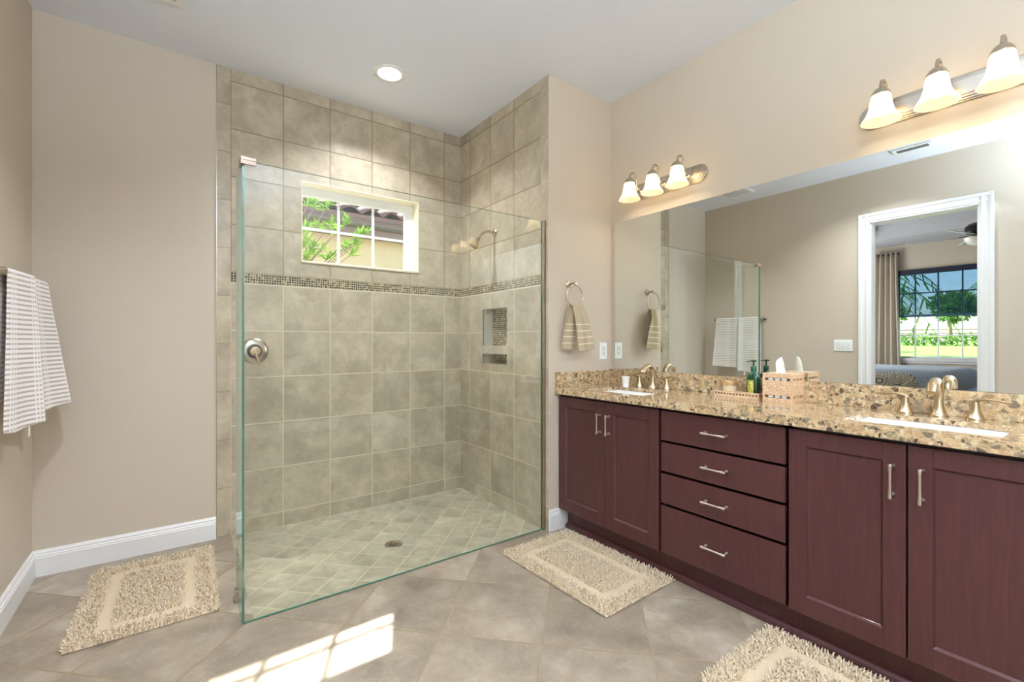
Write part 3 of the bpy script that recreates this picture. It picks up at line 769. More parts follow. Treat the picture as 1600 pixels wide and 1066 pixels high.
# recessed cans
def can(x, y, label):
    t = thing('recessed_downlight', label, 'ceiling light', (x, y, H), 'round recessed ceiling lights')
    MB().lathe((x, y, H), [(.067, .012), (.069, -.002), (.074, -.006), (.094, -.005), (.099, -.001), (.099, 0.0)], 48, caps=False).build('trim_ring', M_white, t, smooth=True)
    MB().lathe((x, y, H), [(.067, .012), (.067, .045), (.110, .045), (.110, .10), (0, .10)], 40, caps=False).build('housing', M_white, t)
    MB().lathe((x, y, H+.014), [(.0, 0), (.0665, 0), (.0665, .004), (0, .004)], 40, caps=False).build('lens', M_can, t)
    return t
can(*CANS[0], 'lit round recessed ceiling light over the shower')
ub = thing('fill_light_bowl', 'added unseen frosted bowl holding the ceiling fill light behind the camera', 'pendant lamp', (-.20, -.70, H))  # bowl invented as a holder for the ceiling-bounce fill
MB().lathe((-.20, -.70, 1.95), [(0, 0), (.08, .008), (.16, .04), (.21, .09), (.225, .12), (.218, .12), (.155, .05), (0, .02)], 40, caps=False).build('bowl', flat('frosted_bowl_glass', sr(230, 224, 212), .4), ub, smooth=True)
for k in range(3):
    a = 2*PI*k/3; MB().tube([(-.20+.215*math.cos(a), -.70+.215*math.sin(a), 2.06), (-.20, -.70, 2.72)], .003, 8).build('chain', M_nickel, ub)
MB().lathe((-.20, -.70, 2.715), [(0, 0), (.008, 0), (.008, .105), (.05, .11), (.055, .124), (0, .124)], 24, caps=False).build('canopy', M_nickel, ub, smooth=True)
cans = [can(x, y, 'unseen round recessed ceiling light added for fill') for x, y in CANS[1:]]  # out-of-view cans added to brighten the room
for i, (x, y) in enumerate(CANS):
    lamp('downlight_and_fill_lamp', 'AREA', (x, y, H-.008), 12 if i else 11, (.90, .95, 1.0), (0, 0, -1), shape='DISK', size=.12, spread=math.radians(125))  # first one is the shower downlight, the rest are added fill

# vents
def grille(name, x0, x1, y0, y1, label, cat, slots, along='y', mslot=None):
    t = thing(name, label, cat, ((x0+x1)/2, (y0+y1)/2, H))
    MB().box(x0, x1, y0, y1, H-.010, H-.0003).build('frame', M_white, t, bevel=.003)
    m = .03
    for k in range(slots):
        mb = MB()
        if along == 'y':
            xa = x0+m+(x1-x0-2*m)*(k+.15)/slots; xb = x0+m+(x1-x0-2*m)*(k+.75)/slots; mb.box(xa, xb, y0+m, y1-m, H-.0115, H-.009)
        else:
            ya = y0+m+(y1-y0-2*m)*(k+.15)/slots; yb = y0+m+(y1-y0-2*m)*(k+.75)/slots; mb.box(x0+m, x1-m, ya, yb, H-.0115, H-.009)
        mb.build('slot', mslot or M_darkhole, t)
    return t
grille('exhaust_vent', -.28, .028, 2.49, 2.795, 'white square exhaust fan grille on the ceiling above the painted back wall', 'vent', 9, 'x', flat('grey_slot', sr(190, 190, 190), .7))
grille('air_register', -.275, -.145, 1.00, 1.27, 'white ceiling air register with dark slots, seen in the mirror', 'vent', 3, 'y')

# outlet, switches
def plate(name, label, cat, ax, c, w, h, n_):
    t = thing(name, label, cat, c)
    def bx(mb, a, b, p, q, z0, z1): mb.box(c[0]+a, c[0]+b, c[1]-q, c[1]-p, c[2]+z0, c[2]+z1) if ax == '-y' else mb.box(c[0]+p, c[0]+q, c[1]+a, c[1]+b, c[2]+z0, c[2]+z1)
    mb = MB(); bx(mb, -w/2, w/2, 0, .005, -h/2, h/2); mb.build('cover_plate', M_vinyl, t, bevel=.002)
    for k in range(n_):
        u = (k-(n_-1)/2)*.046
        m2 = MB(); bx(m2, u-.0165, u+.0165, .005, .008, -.033, .033); m2.build('rocker' if n_ > 1 else 'socket', M_white, t, bevel=.0012)
        if n_ == 1:
            for zc in (-.018, .018):
                for q_ in (-.006, .006):
                    m3 = MB(); bx(m3, u+q_-.001, u+q_+.001, .0078, .0084, zc-.004, zc+.004); m3.build('slot', M_darkhole, t)
    return t
plate('outlet', 'white wall outlet above the counter near the mirror corner', 'outlet', '-y', (2.356, YW, 1.115), .073, .113, 1)
plate('light_switch', 'white triple switch plate beside the bedroom doorway, seen in the mirror', 'switch', 'x', (XL, 1.760, 1.139), .162, .115, 3)

# towel ring + hand towel
rx_, rz = 2.035, 1.545
t = thing('towel_ring', 'nickel towel ring on the wall between shower and mirror', 'towel ring', (rx_, YW, rz))
MB().lathe((rx_, YW, rz), [(0, 0), (.024, 0), (.024, .005), (.018, .010), (.010, .014), (.009, .045), (.012, .050), (.012, .066), (.007, .072), (0, .072)], 28, axis='-y', caps=False).build('post', M_nickel, t, smooth=True)
rr = .070; RC = (rx_, YW-.058, rz-.008-rr)
MB().tube([(RC[0]+rr*math.sin(a), RC[1], RC[2]+rr*math.cos(a)) for a in [2*PI*k/48 for k in range(49)]], .0045, 10, caps=False).build('ring', M_nickel, t, smooth='all')
ht = MB()
zr = RC[2]-rr   # bottom of ring
def lerp(a, b, k): return a+(b-a)*k
def hand(u, v_):
    # v 0..1: front bottom -> over the ring -> back bottom
    L = .285
    if v_ < .46:
        k = 1-v_/.46; z = zr+.004-k*L*(1.0-.04*u); xc = lerp(2.052, 2.102, k**1.1); w = lerp(.075, .142, min(1, k*1.25)**.8)
        y = RC[1]-.012-.016*math.sin(PI*min(1, k*1.1))-.016*k-.022*k*(1-u) + .010*math.cos(u*PI*3.2)*(1-.35*k) - .006*math.sin(k*9)*u
        x = xc+(u-.5)*w
    elif v_ < .54:
        k = (v_-.46)/.08; a = PI*k; x = lerp(2.052, 2.035, k)+(u-.5)*.075; y = RC[1]-.012*math.cos(a)+.010*math.cos(u*PI*3.2)*(1-k)+.004*k; z = zr+.006+.012*math.sin(a)
    else:
        k = (v_-.54)/.46; z = zr+.004-k*(.275); xc = lerp(2.035, 2.000, k); w = lerp(.075, .115, min(1, k*1.3))
        y = RC[1]+.016+.008*math.sin(u*PI*2.6)+.012*k*(1-u); x = xc+(u-.5)*w
    return (x, y, z)
def huv(u, v_):
    k = 1-v_/.5 if v_ < .5 else (v_-.5)/.5
    return (u*.15, .285*(1-k))
ht.grid(hand, 22, 64, uv=huv)
tag(ht.build('hand_towel', M_htowel, smooth='all', solid=.005, sub=1), 'small taupe hand towel with cream stripes hanging from the wall ring', 'towel')

# towel bar + bath towel on left wall
xb, zb = -.531, 1.446
t = thing('towel_bar', 'nickel towel bar on the left wall holding the striped bath towel', 'towel bar', (XL, 2.81, zb))
MB().tube([(xb, 2.515, zb), (xb, 3.10, zb)], .0085, 16).build('bar', M_nickel, t, smooth=True)
for y in (2.525, 3.09):
    MB().lathe((XL, y, zb), [(0, 0), (.024, 0), (.024, .005), (.016, .010), (.011, .016), (.011, .034), (.015, .038), (.015, .062), (.010, .066), (0, .066)], 24, axis='x', caps=False).build('post', M_nickel, t, smooth=True)
bt = MB()
def bath(y0, y1, zbot, xt0, xt1, xb0, xb1, zback):
    Lf = zb-zbot
    def fn(u, v_):
        yt = lerp(y0, y1, u); xt = lerp(xt0, xt1, u); xo = lerp(xb0, xb1, u)
        if v_ < .55:
            k = 1-v_/.55
            x = lerp(xt, xo, k**1.1) + .006*math.sin(u*PI*2.2+.6)*min(1, k*3)*(.3+k)
            z = zb+.004-k*Lf*(1+.010*math.sin(u*5)); y = yt+.01*k*(u-.5)
        elif v_ < .62:
            a = PI*(v_-.55)/.07; x = xb+(xt-xb)*math.cos(a) if a < PI/2 else xb+.013*math.cos(a); z = zb+.004+.012*math.sin(a); y = yt
        else:
            k = (v_-.62)/.38; x = xb-.013-.008*min(1, k*2); z = zb+.004-k*(zb-zback); y = yt
        return (x, y, z)
    def uv(u, v_):
        p = fn(u, v_); L = (zb-p[2]) if v_ < .585 else -(zb-p[2])
        return (u*(y1-y0)+y0, 3+L)
    bt.grid(fn, 20, 90, uv=uv)
bath(2.55, 2.775, .822, -.521, -.486, -.536, -.462, .93)
bath(2.750, 3.065, .872, -.512, -.494, -.500, -.420, .95)
bo = bt.build('bath_towel', M_towel, smooth='all', solid=.007, sub=1)
tag(bo, 'white bath towel with thin taupe stripes draped over the left wall bar', 'towel')
MB().box(-.492, -.4915, 2.70, 2.725, .785, .83).build('care_tag', M_paper, bo)

# ================================================================== rugs
def rug(cx_, cy_, lx, ly, label, rot=0):
    t = thing('bath_rug', label, 'rug', (cx_, cy_, 0), 'beige cotton shag bath rugs')
    t.rotation_euler = (0, 0, 0)
    MB().box(cx_-lx/2, cx_+lx/2, cy_-ly/2, cy_+ly/2, .0005, .007).build('woven_base', M_rugbase, t, bevel=.003)
    rg = np.random.default_rng(3); V = []; F = []
    step = .0118; b = 0
    nx, ny = int(lx/step), int(ly/step)
    for i in range(nx+1):
        for j in range(ny+1):
            px = -lx/2+i*step+rg.uniform(-.003, .003); py = -ly/2+j*step+rg.uniform(-.003, .003)
            dd = min(lx/2-abs(px), ly/2-abs(py))
            if .082 < dd < .124 or dd < -.002: continue
            edge_ = dd < .086
            h = rg.uniform(.013, .024) if edge_ else rg.uniform(.012, .021)
            a = rg.uniform(0, 2*PI); ln = rg.uniform(.004, .018)
            if dd < .012:
                ox, oy = (math.copysign(1, px), 0) if lx/2-abs(px) < ly/2-abs(py) else (0, math.copysign(1, py))
                dxl, dyl = ox*.008+rg.uniform(-.005, .005), oy*.008+rg.uniform(-.005, .005); h *= .8
            else: dxl, dyl = ln*math.cos(a), ln*math.sin(a)
            r0 = rg.uniform(.0026, .0036); z0 = .006
            for lev, (hh, rr_, sft) in enumerate(((0, 1, 0), (.55, 1.05, .30), (.92, .85, .85), (1.0, .25, 1.05))):
                for k in range(4):
                    an = a+k*PI/2
                    V.append((cx_+px+dxl*sft+rr_*r0*math.cos(an), cy_+py+dyl*sft+rr_*r0*math.sin(an), z0+h*hh*(1 if lev < 3 else .97)))
            for lev in range(3):
                for k in range(4):
                    q0 = b+lev*4+k; q1 = b+lev*4+(k+1) % 4; F.append((q0, q1, q1+4, q0+4))
            F.append((b+12, b+13, b+14, b+15)); b += 16
    mb = MB(); mb.v = V; mb.f = F; mb.m = [0]*len(F)
    p = mb.build('pile', M_pile, t, smooth='all', recalc=False); p['kind'] = 'stuff'
    return t
rug1 = rug(-.093, 2.750, .500, .745, 'beige shag bath rug by the left wall at the shower entrance')
rug2 = copy_tree(rug1, loc=(1.714, 1.710, 0), label='beige shag bath rug in front of the far sink cabinet')
rug3 = copy_tree(rug1, loc=(1.714, .520, 0), label='beige shag bath rug at the bottom edge below the near sink cabinet')
rug2.rotation_euler.z = math.radians(1.5); rug1.rotation_euler.z = math.radians(-1.0)

# ================================================================== things on the counter
cup = MB().lathe((2.285, 1.905, CT), [(.0, 0), (.0175, 0), (.018, .002), (.0235, .064), (.0250, .066), (.0245, .068), (.0225, .066), (.0165, .004), (0, .004)], 32, caps=False).build('paper_cup', M_paper, smooth=True)
tag(cup, 'small white paper cup standing beside the far faucet', 'cup')
# tray
ty = thing('rattan_tray', 'low open rattan tray holding the green bottle and the candle jar', 'tray', (2.362, 1.218, CT))
x0, x1, y0, y1 = 2.312, 2.412, 1.100, 1.335
tm = MB(); tm.box(x0, x1, y0, y1, CT, CT+.005)
for a, b, c, d_ in ((x0, x0+.006, y0, y1), (x1-.006, x1, y0, y1), (x0+.006, x1-.006, y0, y0+.006), (x0+.006, x1-.006, y1-.006, y1)):
    tm.box(a, b, c, d_, CT+.005, CT+.014); tm.box(a, b, c, d_, CT+.022, CT+.032)
gp = MB()
for a, b, c, d_ in ((x0+.001, x0+.005, y0+.002, y1-.002), (x1-.005, x1-.001, y0+.002, y1-.002), (x0+.006, x1-.006, y0+.001, y0+.005), (x0+.006, x1-.006, y1-.005, y1-.001)):
    gp.box(a, b, c, d_, CT+.014, CT+.022)
gp.build('weave_band', M_ratdark, ty)
st = MB(); n_ = 14
for k in range(n_+1):
    y = y0+.004+(y1-y0-.008)*k/n_
    if k in (9, 10, 12): pass
    st.box(x0-.0002, x0+.0055, y-.004, y+.004, CT+.013, CT+.023); st.box(x1-.0055, x1+.0002, y-.004, y+.004, CT+.013, CT+.023)
for k in range(6):
    x = x0+.006+(x1-x0-.012)*k/5
    for yy in (y0-.0002, y1-.0055): st.box(x-.004, x+.004, yy, yy+.0057, CT+.013, CT+.023)
tm.v += []
b0 = len(tm.v); tm.v += st.v; tm.f += [tuple(q+b0 for q in f) for f in st.f]; tm.m += st.m
tm.build('basket', M_rat, ty)
# candle jar
cj = thing('candle_jar', 'clear glass candle jar with gold rim in the rattan tray', 'candle', (2.358, 1.272, CT+.005))
MB().lathe((2.358, 1.272, CT+.0055), [(0, 0), (.033, 0), (.035, .004), (.038, .05), (.040, .072), (.038, .072), (.0355, .05), (.0325, .006), (0, .006)], 36, caps=False).build('jar', M_jar, cj, smooth=True)
MB().lathe((2.358, 1.272, CT+.012), [(0, 0), (.0320, 0), (.0352, .046), (.0345, .049), (0, .048)], 32, caps=False).build('wax', M_wax, cj, smooth=True)
MB().lathe((2.358, 1.272, CT+.0055), [(.0384, .054), (.0408, .060), (.0414, .073), (.0396, .0735), (.0384, .060)], 36, caps=False).build('rim', M_gold, cj, smooth=True)
gl = MB().lathe((2.385, 1.200, CT+.0055), [(0, 0), (.020, 0), (.021, .003), (.0235, .066), (.0222, .066), (.0195, .008), (0, .008)], 28, caps=False).build('glass_tumbler', M_jar, smooth=True)
tag(gl, 'small clear glass between the candle jar and the green bottle', 'glass')
# bottle
bx_, by_ = 2.368, 1.152
bt_ = thing('soap_bottle', 'dark green pump soap bottle with a yellow label in the rattan tray', 'bottle', (bx_, by_, CT+.005))
def rbox(mb, cx_, cy_, secs, n=6):
    R = []
    for hx, hy_, rr_, z in secs:
        P = []
        for sx_, sy_, st_ in ((1, 1, 0), (-1, 1, 1), (-1, -1, 2), (1, -1, 3)):
            for k in range(n+1):
                an = (st_+k/n)*PI/2; P.append((cx_+sx_*(hx-rr_)+rr_*math.cos(an), cy_+sy_*(hy_-rr_)+rr_*math.sin(an), z))
        R.append(P)
    m_ = len(R[0]); fs = [(i*m_+k, i*m_+(k+1) % m_, (i+1)*m_+(k+1) % m_, (i+1)*m_+k) for i in range(len(R)-1) for k in range(m_)]
    fs += [tuple(range(m_))[::-1], tuple((len(R)-1)*m_+k for k in range(m_))]
    mb.add([p for r_ in R for p in r_], fs); return mb
zb0 = CT+.0055
rbox(MB(), bx_, by_, [(.023, .027, .012, zb0), (.025, .029, .012, zb0+.003), (.025, .029, .012, zb0+.095), (.023, .026, .013, zb0+.108), (.016, .018, .012, zb0+.122), (.0125, .0125, .0124, zb0+.130), (.0125, .0125, .0124, zb0+.135)]).build('bottle_body', M_green, bt_, smooth=True)
rbox(MB(), bx_-.0005, by_+.004, [(.0252, .0205, .009, zb0+.006), (.0252, .0205, .009, zb0+.088)]).build('label_sticker', M_label, bt_, smooth=True)
MB().lathe((bx_, by_, zb0+.134), [(.014, 0), (.014, .020), (.012, .023), (.0045, .024), (.0045, .046), (0, .046)], 24, caps=False).build('pump_collar', M_greenp, bt_, smooth=True)
pmp = MB(); pmp.tube([(bx_, by_, zb0+.178), (bx_, by_, zb0+.186)], [.007, .010], 16); pmp.tube([(bx_+.004, by_-.014, zb0+.184), (bx_, by_, zb0+.186), (bx_-.008, by_+.030, zb0+.181)], [.006, .006, .004], 12, flat=(.6, 1.2)); pmp.build('pump_head', M_greenp, bt_, smooth=True)
# tissue box
tx, tyy = 2.348, 1.002; hw = .0645; Ht = .138
tbx = thing('tissue_box', 'square woven rattan tissue box cover with pearl inlay bands on the counter', 'tissue box', (tx, tyy, CT))
mb = MB(); z = CT
for za, zb_ in ((0, .022), (.034, .104), (.116, Ht)): mb.box(tx-hw, tx+hw, tyy-hw, tyy+hw, z+za, z+zb_)
for sx_ in (-1, 1):
    for sy_ in (-1, 1):
        cx_, cy_ = tx+sx_*(hw-.0035), tyy+sy_*(hw-.0035); mb.box(cx_-.005, cx_+.005, cy_-.005, cy_+.005, z+.0002, z+Ht+.001)
cover = mb
for za, zb_ in ((.022, .034), (.104, .116)): MB().box(tx-hw+.003, tx+hw-.003, tyy-hw+.003, tyy+hw-.003, z+za, z+zb_).build('inlay_band', M_ratdark, tbx)
for za in (.028, .110):
    for k in (-1, 0, 1):
        rbox_c = (tx-hw+.003, tyy+k*.030)
        il = MB().lathe((rbox_c[0], rbox_c[1], z+za), [(0, 0), (.0125, 0), (.0125, .0022), (0, .0026)], 20, axis='-x', caps=False)
        il.v = [(p[0], p[1], z+za + (p[2]-z-za)*.44) for p in il.v]      # flattened to ovals
        il.build('pearl_inlay', M_pearl, tbx, smooth=True)
sp_ = MB()
for za in (.022, .104):
    for k in range(7):
        x = tx-hw+.012+(2*hw-.024)*k/6; sp_.box(x-.0035, x+.0035, tyy-hw+.0005, tyy-hw+.004, z+za, z+za+.012)
b0 = len(cover.v); cover.v += sp_.v; cover.f += [tuple(q+b0 for q in f) for f in sp_.f]; cover.m += sp_.m
cover.build('woven_cover', M_rat, tbx)
ts = MB()
def tis(u, v_):
    w = lerp(.036, .024, v_) * (1 if v_ < .9 else .8); return (tx-.012+.016*math.sin(u*PI*1.3)*(.4+v_*.6), tyy+.004+(u-.5)*w*1.15+.008*v_, z+Ht-.012+v_*.088-(.012*(u-.35)**2*4 if v_ > .8 else 0))
ts.grid(tis, 10, 12); ts.build('tissue', M_paper, tbx, smooth='all', solid=.0015, sub=1)

# ================================================================== outside the shower window
nb = thing('neighbour_house', 'neighbouring house with cream wall, grey gutter and clay tile roof outside the shower window', 'house', (1.5, 5.7, -.3))
MB().box(-6, 9, 5.30, 5.5, -.3, 2.385).build('wall', M_outpaint, nb)
MB().box(-6, 9, 5.12, 5.32, 2.37, 2.39).box(-6, 9, 5.11, 5.14, 2.37, 2.50).build('eave', M_fascia, nb)
MB().extrude([Vector((-6, y, z)) for y, z in ((5.11, 2.445), (5.07, 2.445), (5.04, 2.47), (5.035, 2.51), (5.02, 2.525), (5.03, 2.535), (5.11, 2.535))], (15, 0, 0)).build('gutter', M_gutter, nb)
rf = MB(); pit = .235; slope = math.tan(math.radians(24))
for row in range(9):
    ya = 5.04+row*.30; yb_ = ya+.36
    def rt(u, v_, ya=ya, yb_=yb_, row=row):
        x = -3.2+u*9.4; ph = (x/pit) % 1.0
        zz = .062*max(0, math.sin(ph*PI*1.0))**.8 if ph < .62 or True else 0
        zz = .070*abs(math.sin(PI*ph))**.7
        y = lerp(ya, yb_, v_); return (x, y, 2.545+(y-5.04)*slope*1.0+zz+.030*(1-v_))
    rf.grid(rt, 480, 2)
MB().extrude([Vector((-6, y, z)) for y, z in ((5.06, 2.50), (5.06, 2.55), (8.2, 2.55+3.14*slope), (8.2, 2.4+3.14*slope))], (15, 0, 0)).build('roof_deck', M_fascia, nb)
MB().box(-6, 9, 5.03, 5.045, 2.50, 2.575).build('bird_stop', flat('mortar_bird_stop', sr(120, 92, 80), .9), nb)
rf.build('roof_tiles', M_roof, nb, smooth='all', solid=.015)
gd = structure(MB().box(-60, 30, 3.45, 40, -.45, -.3).build('ground_side', M_grass))
gm = MB()
gm.extrude([(BX-.16, -60, -.45), (BX-.16, -60, -.1), (-8, -60, .15), (-30, -60, .93), (-120, -60, .95), (-120, -60, -.45)], (0, 120, 0))
structure(gm.build('ground', M_grass))

def leaves(mb, c, rad, n, L, w, rg, up=.3, bent=True):
    for _ in range(n):
        d_ = rg.normal(size=3); d_ /= np.linalg.norm(d_); p = Vector(c)+Vector(d_*rad*rg.uniform(.15, 1)**.5)
        a = Vector((d_[0], d_[1], d_[2]+up)).normalized(); s_ = a.cross(Vector(rg.normal(size=3))).normalized()*w; nn = a.cross(s_).normalized()*w*.6
        mb.add([p, p+a*L*.5+s_+nn, p+a*L, p+a*L*.5-s_+nn], [(0, 1, 2, 3)])
rg = np.random.default_rng(11)
tr_ = thing('garden_tree', 'leafy green tree whose branches reach across the shower window outside', 'tree', (.45, 4.35, -.3))
br = MB(); base = Vector((.35, 4.35, -.3))
br.tube([base, base+Vector((.02, .02, 1.2)), base+Vector((.05, 0, 1.9))], [.04, .03, .022], 10)
fol = MB(); stems = []
# tips placed as the photo shows them beyond the pane
tips = []
def at(px, py, Y):
    a = (px-800)/715.5; b = -(py-534)/715.5; s_, c_ = math.sin(math.radians(36.23)), math.cos(math.radians(36.23))
    rx, ry = s_+a*c_, c_-a*s_; t_ = Y/ry; return Vector((t_*rx, Y, 1.178+t_*b))
for px, py, Y in ((480, 352, 4.1), (500, 350, 4.2), (520, 347, 4.2), (545, 342, 4.1), (566, 362, 4.2), (576, 360, 4.2), (480, 372, 4.0), (492, 384, 4.1), (483, 398, 4.0), (505, 388, 4.2), (522, 396, 4.1), (545, 382, 4.3), (560, 378, 4.2), (556, 392, 4.2), (498, 312, 4.5), (515, 318, 4.5), (486, 310, 4.5), (470, 360, 4.1), (462, 380, 4.0), (455, 350, 4.2), (530, 356, 4.3)):
    tips.append(at(px, py, Y))
for tp in tips:
    st_ = base+Vector((.03, 0, 1.65)); mid = (st_+tp)/2+Vector((0, 0, -.10))
    br.tube([st_, mid, tp], [.010, .006, .003], 6)
    for k in range(30):
        th = rg.uniform(0, 2*PI); el = rg.uniform(-.5, 1.2); axis = (tp-mid).normalized()
        d_ = Vector((math.cos(th)*math.cos(el), math.sin(th)*math.cos(el), math.sin(el))) + axis*.5; d_.normalize()
        L = rg.uniform(.06, .11); w = .0075; o_ = tp-axis*rg.uniform(0, .10); s_ = d_.cross(Vector((rg.normal(), rg.normal(), rg.normal()))).normalized()*w
        fol.add([o_, o_+d_*L*.45+s_, o_+d_*L, o_+d_*L*.45-s_], [(0, 1, 2, 3)])
br.build('branches', M_bark, tr_, smooth='all'); fo = fol.build('foliage', M_leaf, tr_, recalc=False); fo['kind'] = 'stuff'

# ================================================================== bedroom furniture
rd = thing('curtain_rod', 'black curtain rod over the bedroom window, seen in the mirror', 'curtain rod', (BX, 2.55, 2.66))
MB().tube([(BX+.09, 2.385, 2.672), (BX+.09, 2.72, 2.672)], .013, 12).build('rod', M_black, rd, smooth=True)
for y in (2.40, 2.69): MB().tube([(BX, y, 2.672), (BX+.09, y, 2.672)], .009, 8).build('bracket', M_black, rd)
M_cur = fabric('curtain_linen', sr(196, 182, 166), sr(214, 202, 186), 200)
def curtain(y0, y1, b0, b1, label):
    mb = MB()
    def fn(u, v_):
        k = v_; ya = lerp(lerp(y0, y1, u), lerp(b0, b1, u), k**1.3)
        return (BX+.09+.045*math.sin(u*2*PI*4.5)*(1-.15*k)+.01*math.sin(u*17+k*3), ya, 2.705-2.68*k)
    mb.grid(fn, 90, 14); return tag(mb.build('curtain', M_cur, smooth='all', solid=.003), label, 'curtain', 'linen curtains at the bedroom window')
curtain(2.40, 2.71, 2.33, 2.78, 'pleated beige curtain hanging at the bedroom window, seen in the mirror')
shd = thing('roller_shade', 'dark see-through roller shade half lowered over the bedroom window', 'window shade', (BX, 1.45, 2.37))
MB().box(BX+.002, BX+.06, .42, 2.44, 2.295, 2.378).build('cassette', flat('navy_cassette', sr(16, 22, 52), .4), shd, bevel=.004)
def sheer():
    n = N('solar_screen'); t_ = n.n('ShaderNodeBsdfTransparent'); t_.inputs[0].default_value = (.46, .54, .62, 1); d_ = n.n('ShaderNodeBsdfDiffuse'); d_.inputs[0].default_value = sr(60, 84, 104)
    m = n.n('ShaderNodeMixShader'); m.inputs[0].default_value = .25; n.l(t_.outputs[0], m.inputs[1]); n.l(d_.outputs[0], m.inputs[2]); n.l(m.outputs[0], n.out.inputs[0]); return n.m
MB().box(BX+.028, BX+.030, .44, 2.42, 1.60, 2.30).build('screen_cloth', sheer(), shd)
MB().box(BX+.022, BX+.036, .44, 2.42, 1.585, 1.625).build('bottom_rail', flat('teal_rail', sr(40, 84, 100), .5), shd, bevel=.004)
# fan
fx, fy, fz = -2.9, 1.12, 2.455
fn_ = thing('ceiling_fan', 'dark ceiling fan with pale blades and glass bowl light in the bedroom', 'ceiling fan', (fx, fy, 3.02))
MB().tube([(fx, fy, 3.02), (fx, fy, 2.60)], .014, 14).lathe((fx, fy, 2.97), [(.03, 0), (.06, .05)], 24).build('downrod', M_black, fn_, smooth=True)
MB().lathe((fx, fy, 2.46), [(0, 0), (.06, 0), (.10, .02), (.125, .05), (.125, .10), (.09, .135), (.03, .155), (0, .155)], 36, caps=False).build('motor_housing', M_black, fn_, smooth=True)
MB().lathe((fx, fy, 2.335), [(0, 0), (.05, .006), (.10, .03), (.13, .07), (.135, .095), (0, .095)], 32, caps=False).build('bowl_light', flat('frosted_bowl', sr(236, 232, 224), .3), fn_, smooth=True)
M_blade = flat('pale_blade', sr(216, 214, 216), .5)
for k in range(5):
    a = math.radians(88+72*k); ux, uy = math.cos(a), math.sin(a); wx, wy = -uy, ux
    P = [(.17, -.045), (.30, -.06), (.60, -.07), (.66, -.055), (.68, 0), (.66, .055), (.60, .07), (.30, .06), (.17, .045)]
    b_ = MB().extrude([Vector((fx+ux*r+wx*w, fy+uy*r+wy*w, fz+w*.30)) for r, w in P], (0, 0, .008)).build('blade', M_blade, fn_)
    MB().tube([(fx+ux*.09, fy+uy*.09, fz+.006), (fx+ux*.2, fy+uy*.2, fz-.004), (fx+ux*.26, fy+uy*.26, fz-.005)], [.012, .02, .012], 8, flat=(.3, 1.4)).build('blade_iron', M_black, b_)
# bed
bd = thing('bed', 'bed with rounded blue-grey blanket and paisley coverlet in the bedroom', 'bed', (-3.5, 2.4, 0))
def rounded(mb, x0, x1, y0, y1, z0, z1, r, n=6):
    secs = [(0, z0)] + [(r*(1-math.cos(PI/2*k/n)), z1-r+r*math.sin(PI/2*k/n)) for k in range(n+1)]
    R = []
    for ins, z in secs:
        P = []; rr_ = .09
        for cx_, cy_, st_ in ((x1-ins-rr_, y1-ins-rr_, 0), (x0+ins+rr_, y1-ins-rr_, 1), (x0+ins+rr_, y0+ins+rr_, 2), (x1-ins-rr_, y0+ins+rr_, 3)):
            for k in range(5):
                an = (st_+k/4)*PI/2; P.append((cx_+rr_*math.cos(an), cy_+rr_*math.sin(an), z))
        R.append(P)
    m_ = len(R[0]); fs = [(i*m_+k, i*m_+(k+1) % m_, (i+1)*m_+(k+1) % m_, (i+1)*m_+k) for i in range(len(R)-1) for k in range(m_)]
    fs += [tuple(range(m_))[::-1], tuple((len(R)-1)*m_+k for k in range(m_))]; mb.add([p for r_ in R for p in r_], fs); return mb
MB().box(-4.35, -2.75, 1.40, 3.45, .0, .30).build('bed_base', flat('bed_base_grey', sr(120, 116, 112), .8), bd, bevel=.01)
rounded(MB(), -4.40, -2.70, 1.30, 3.5, .28, .815, .16).build('blanket', fabric('blue_grey_blanket', sr(120, 134, 150), sr(150, 160, 172), 60), bd, smooth=True)
def paisley():
    n = N('paisley_cloth'); P = n.obj(); v = n.n('ShaderNodeTexVoronoi'); v.inputs['Scale'].default_value = 5.5; n.l(P, v.inputs['Vector'])
    w = n.math('SINE', n.math('MULTIPLY', v.outputs['Distance'], 46)); a = n.noise(P, 9, 2, .5, 1.5); m = n.math('GREATER_THAN', n.math('ADD', w, n.math('MULTIPLY', a, 1.6)), 1.25)
    return n.bsdf(n.mix(m, sr(176, 170, 152), sr(84, 86, 92)), .9)
rounded(MB(), -4.42, -2.672, 1.62, 3.3, .20, .785, .13).build('coverlet', paisley(), bd, smooth=True)
bn = thing('bench', 'bench with blue seat pad and thin silver frame at the foot of the bed', 'bench', (-3.3, 1.05, 0))
MB().box(-3.75, -2.75, .93, 1.20, .55, .61).build('seat_pad', flat('blue_pad', sr(130, 156, 190), .8), bn, bevel=.015)
for x in (-3.72, -2.78):
    for y in (.95, 1.18): MB().box(x-.012, x+.012, y-.012, y+.012, 0, .68 if y < 1 else .55).build('leg', M_chromeish, bn)
MB().box(-3.72, -2.78, .94, .96, .66, .68).build('rail', M_chromeish, bn)

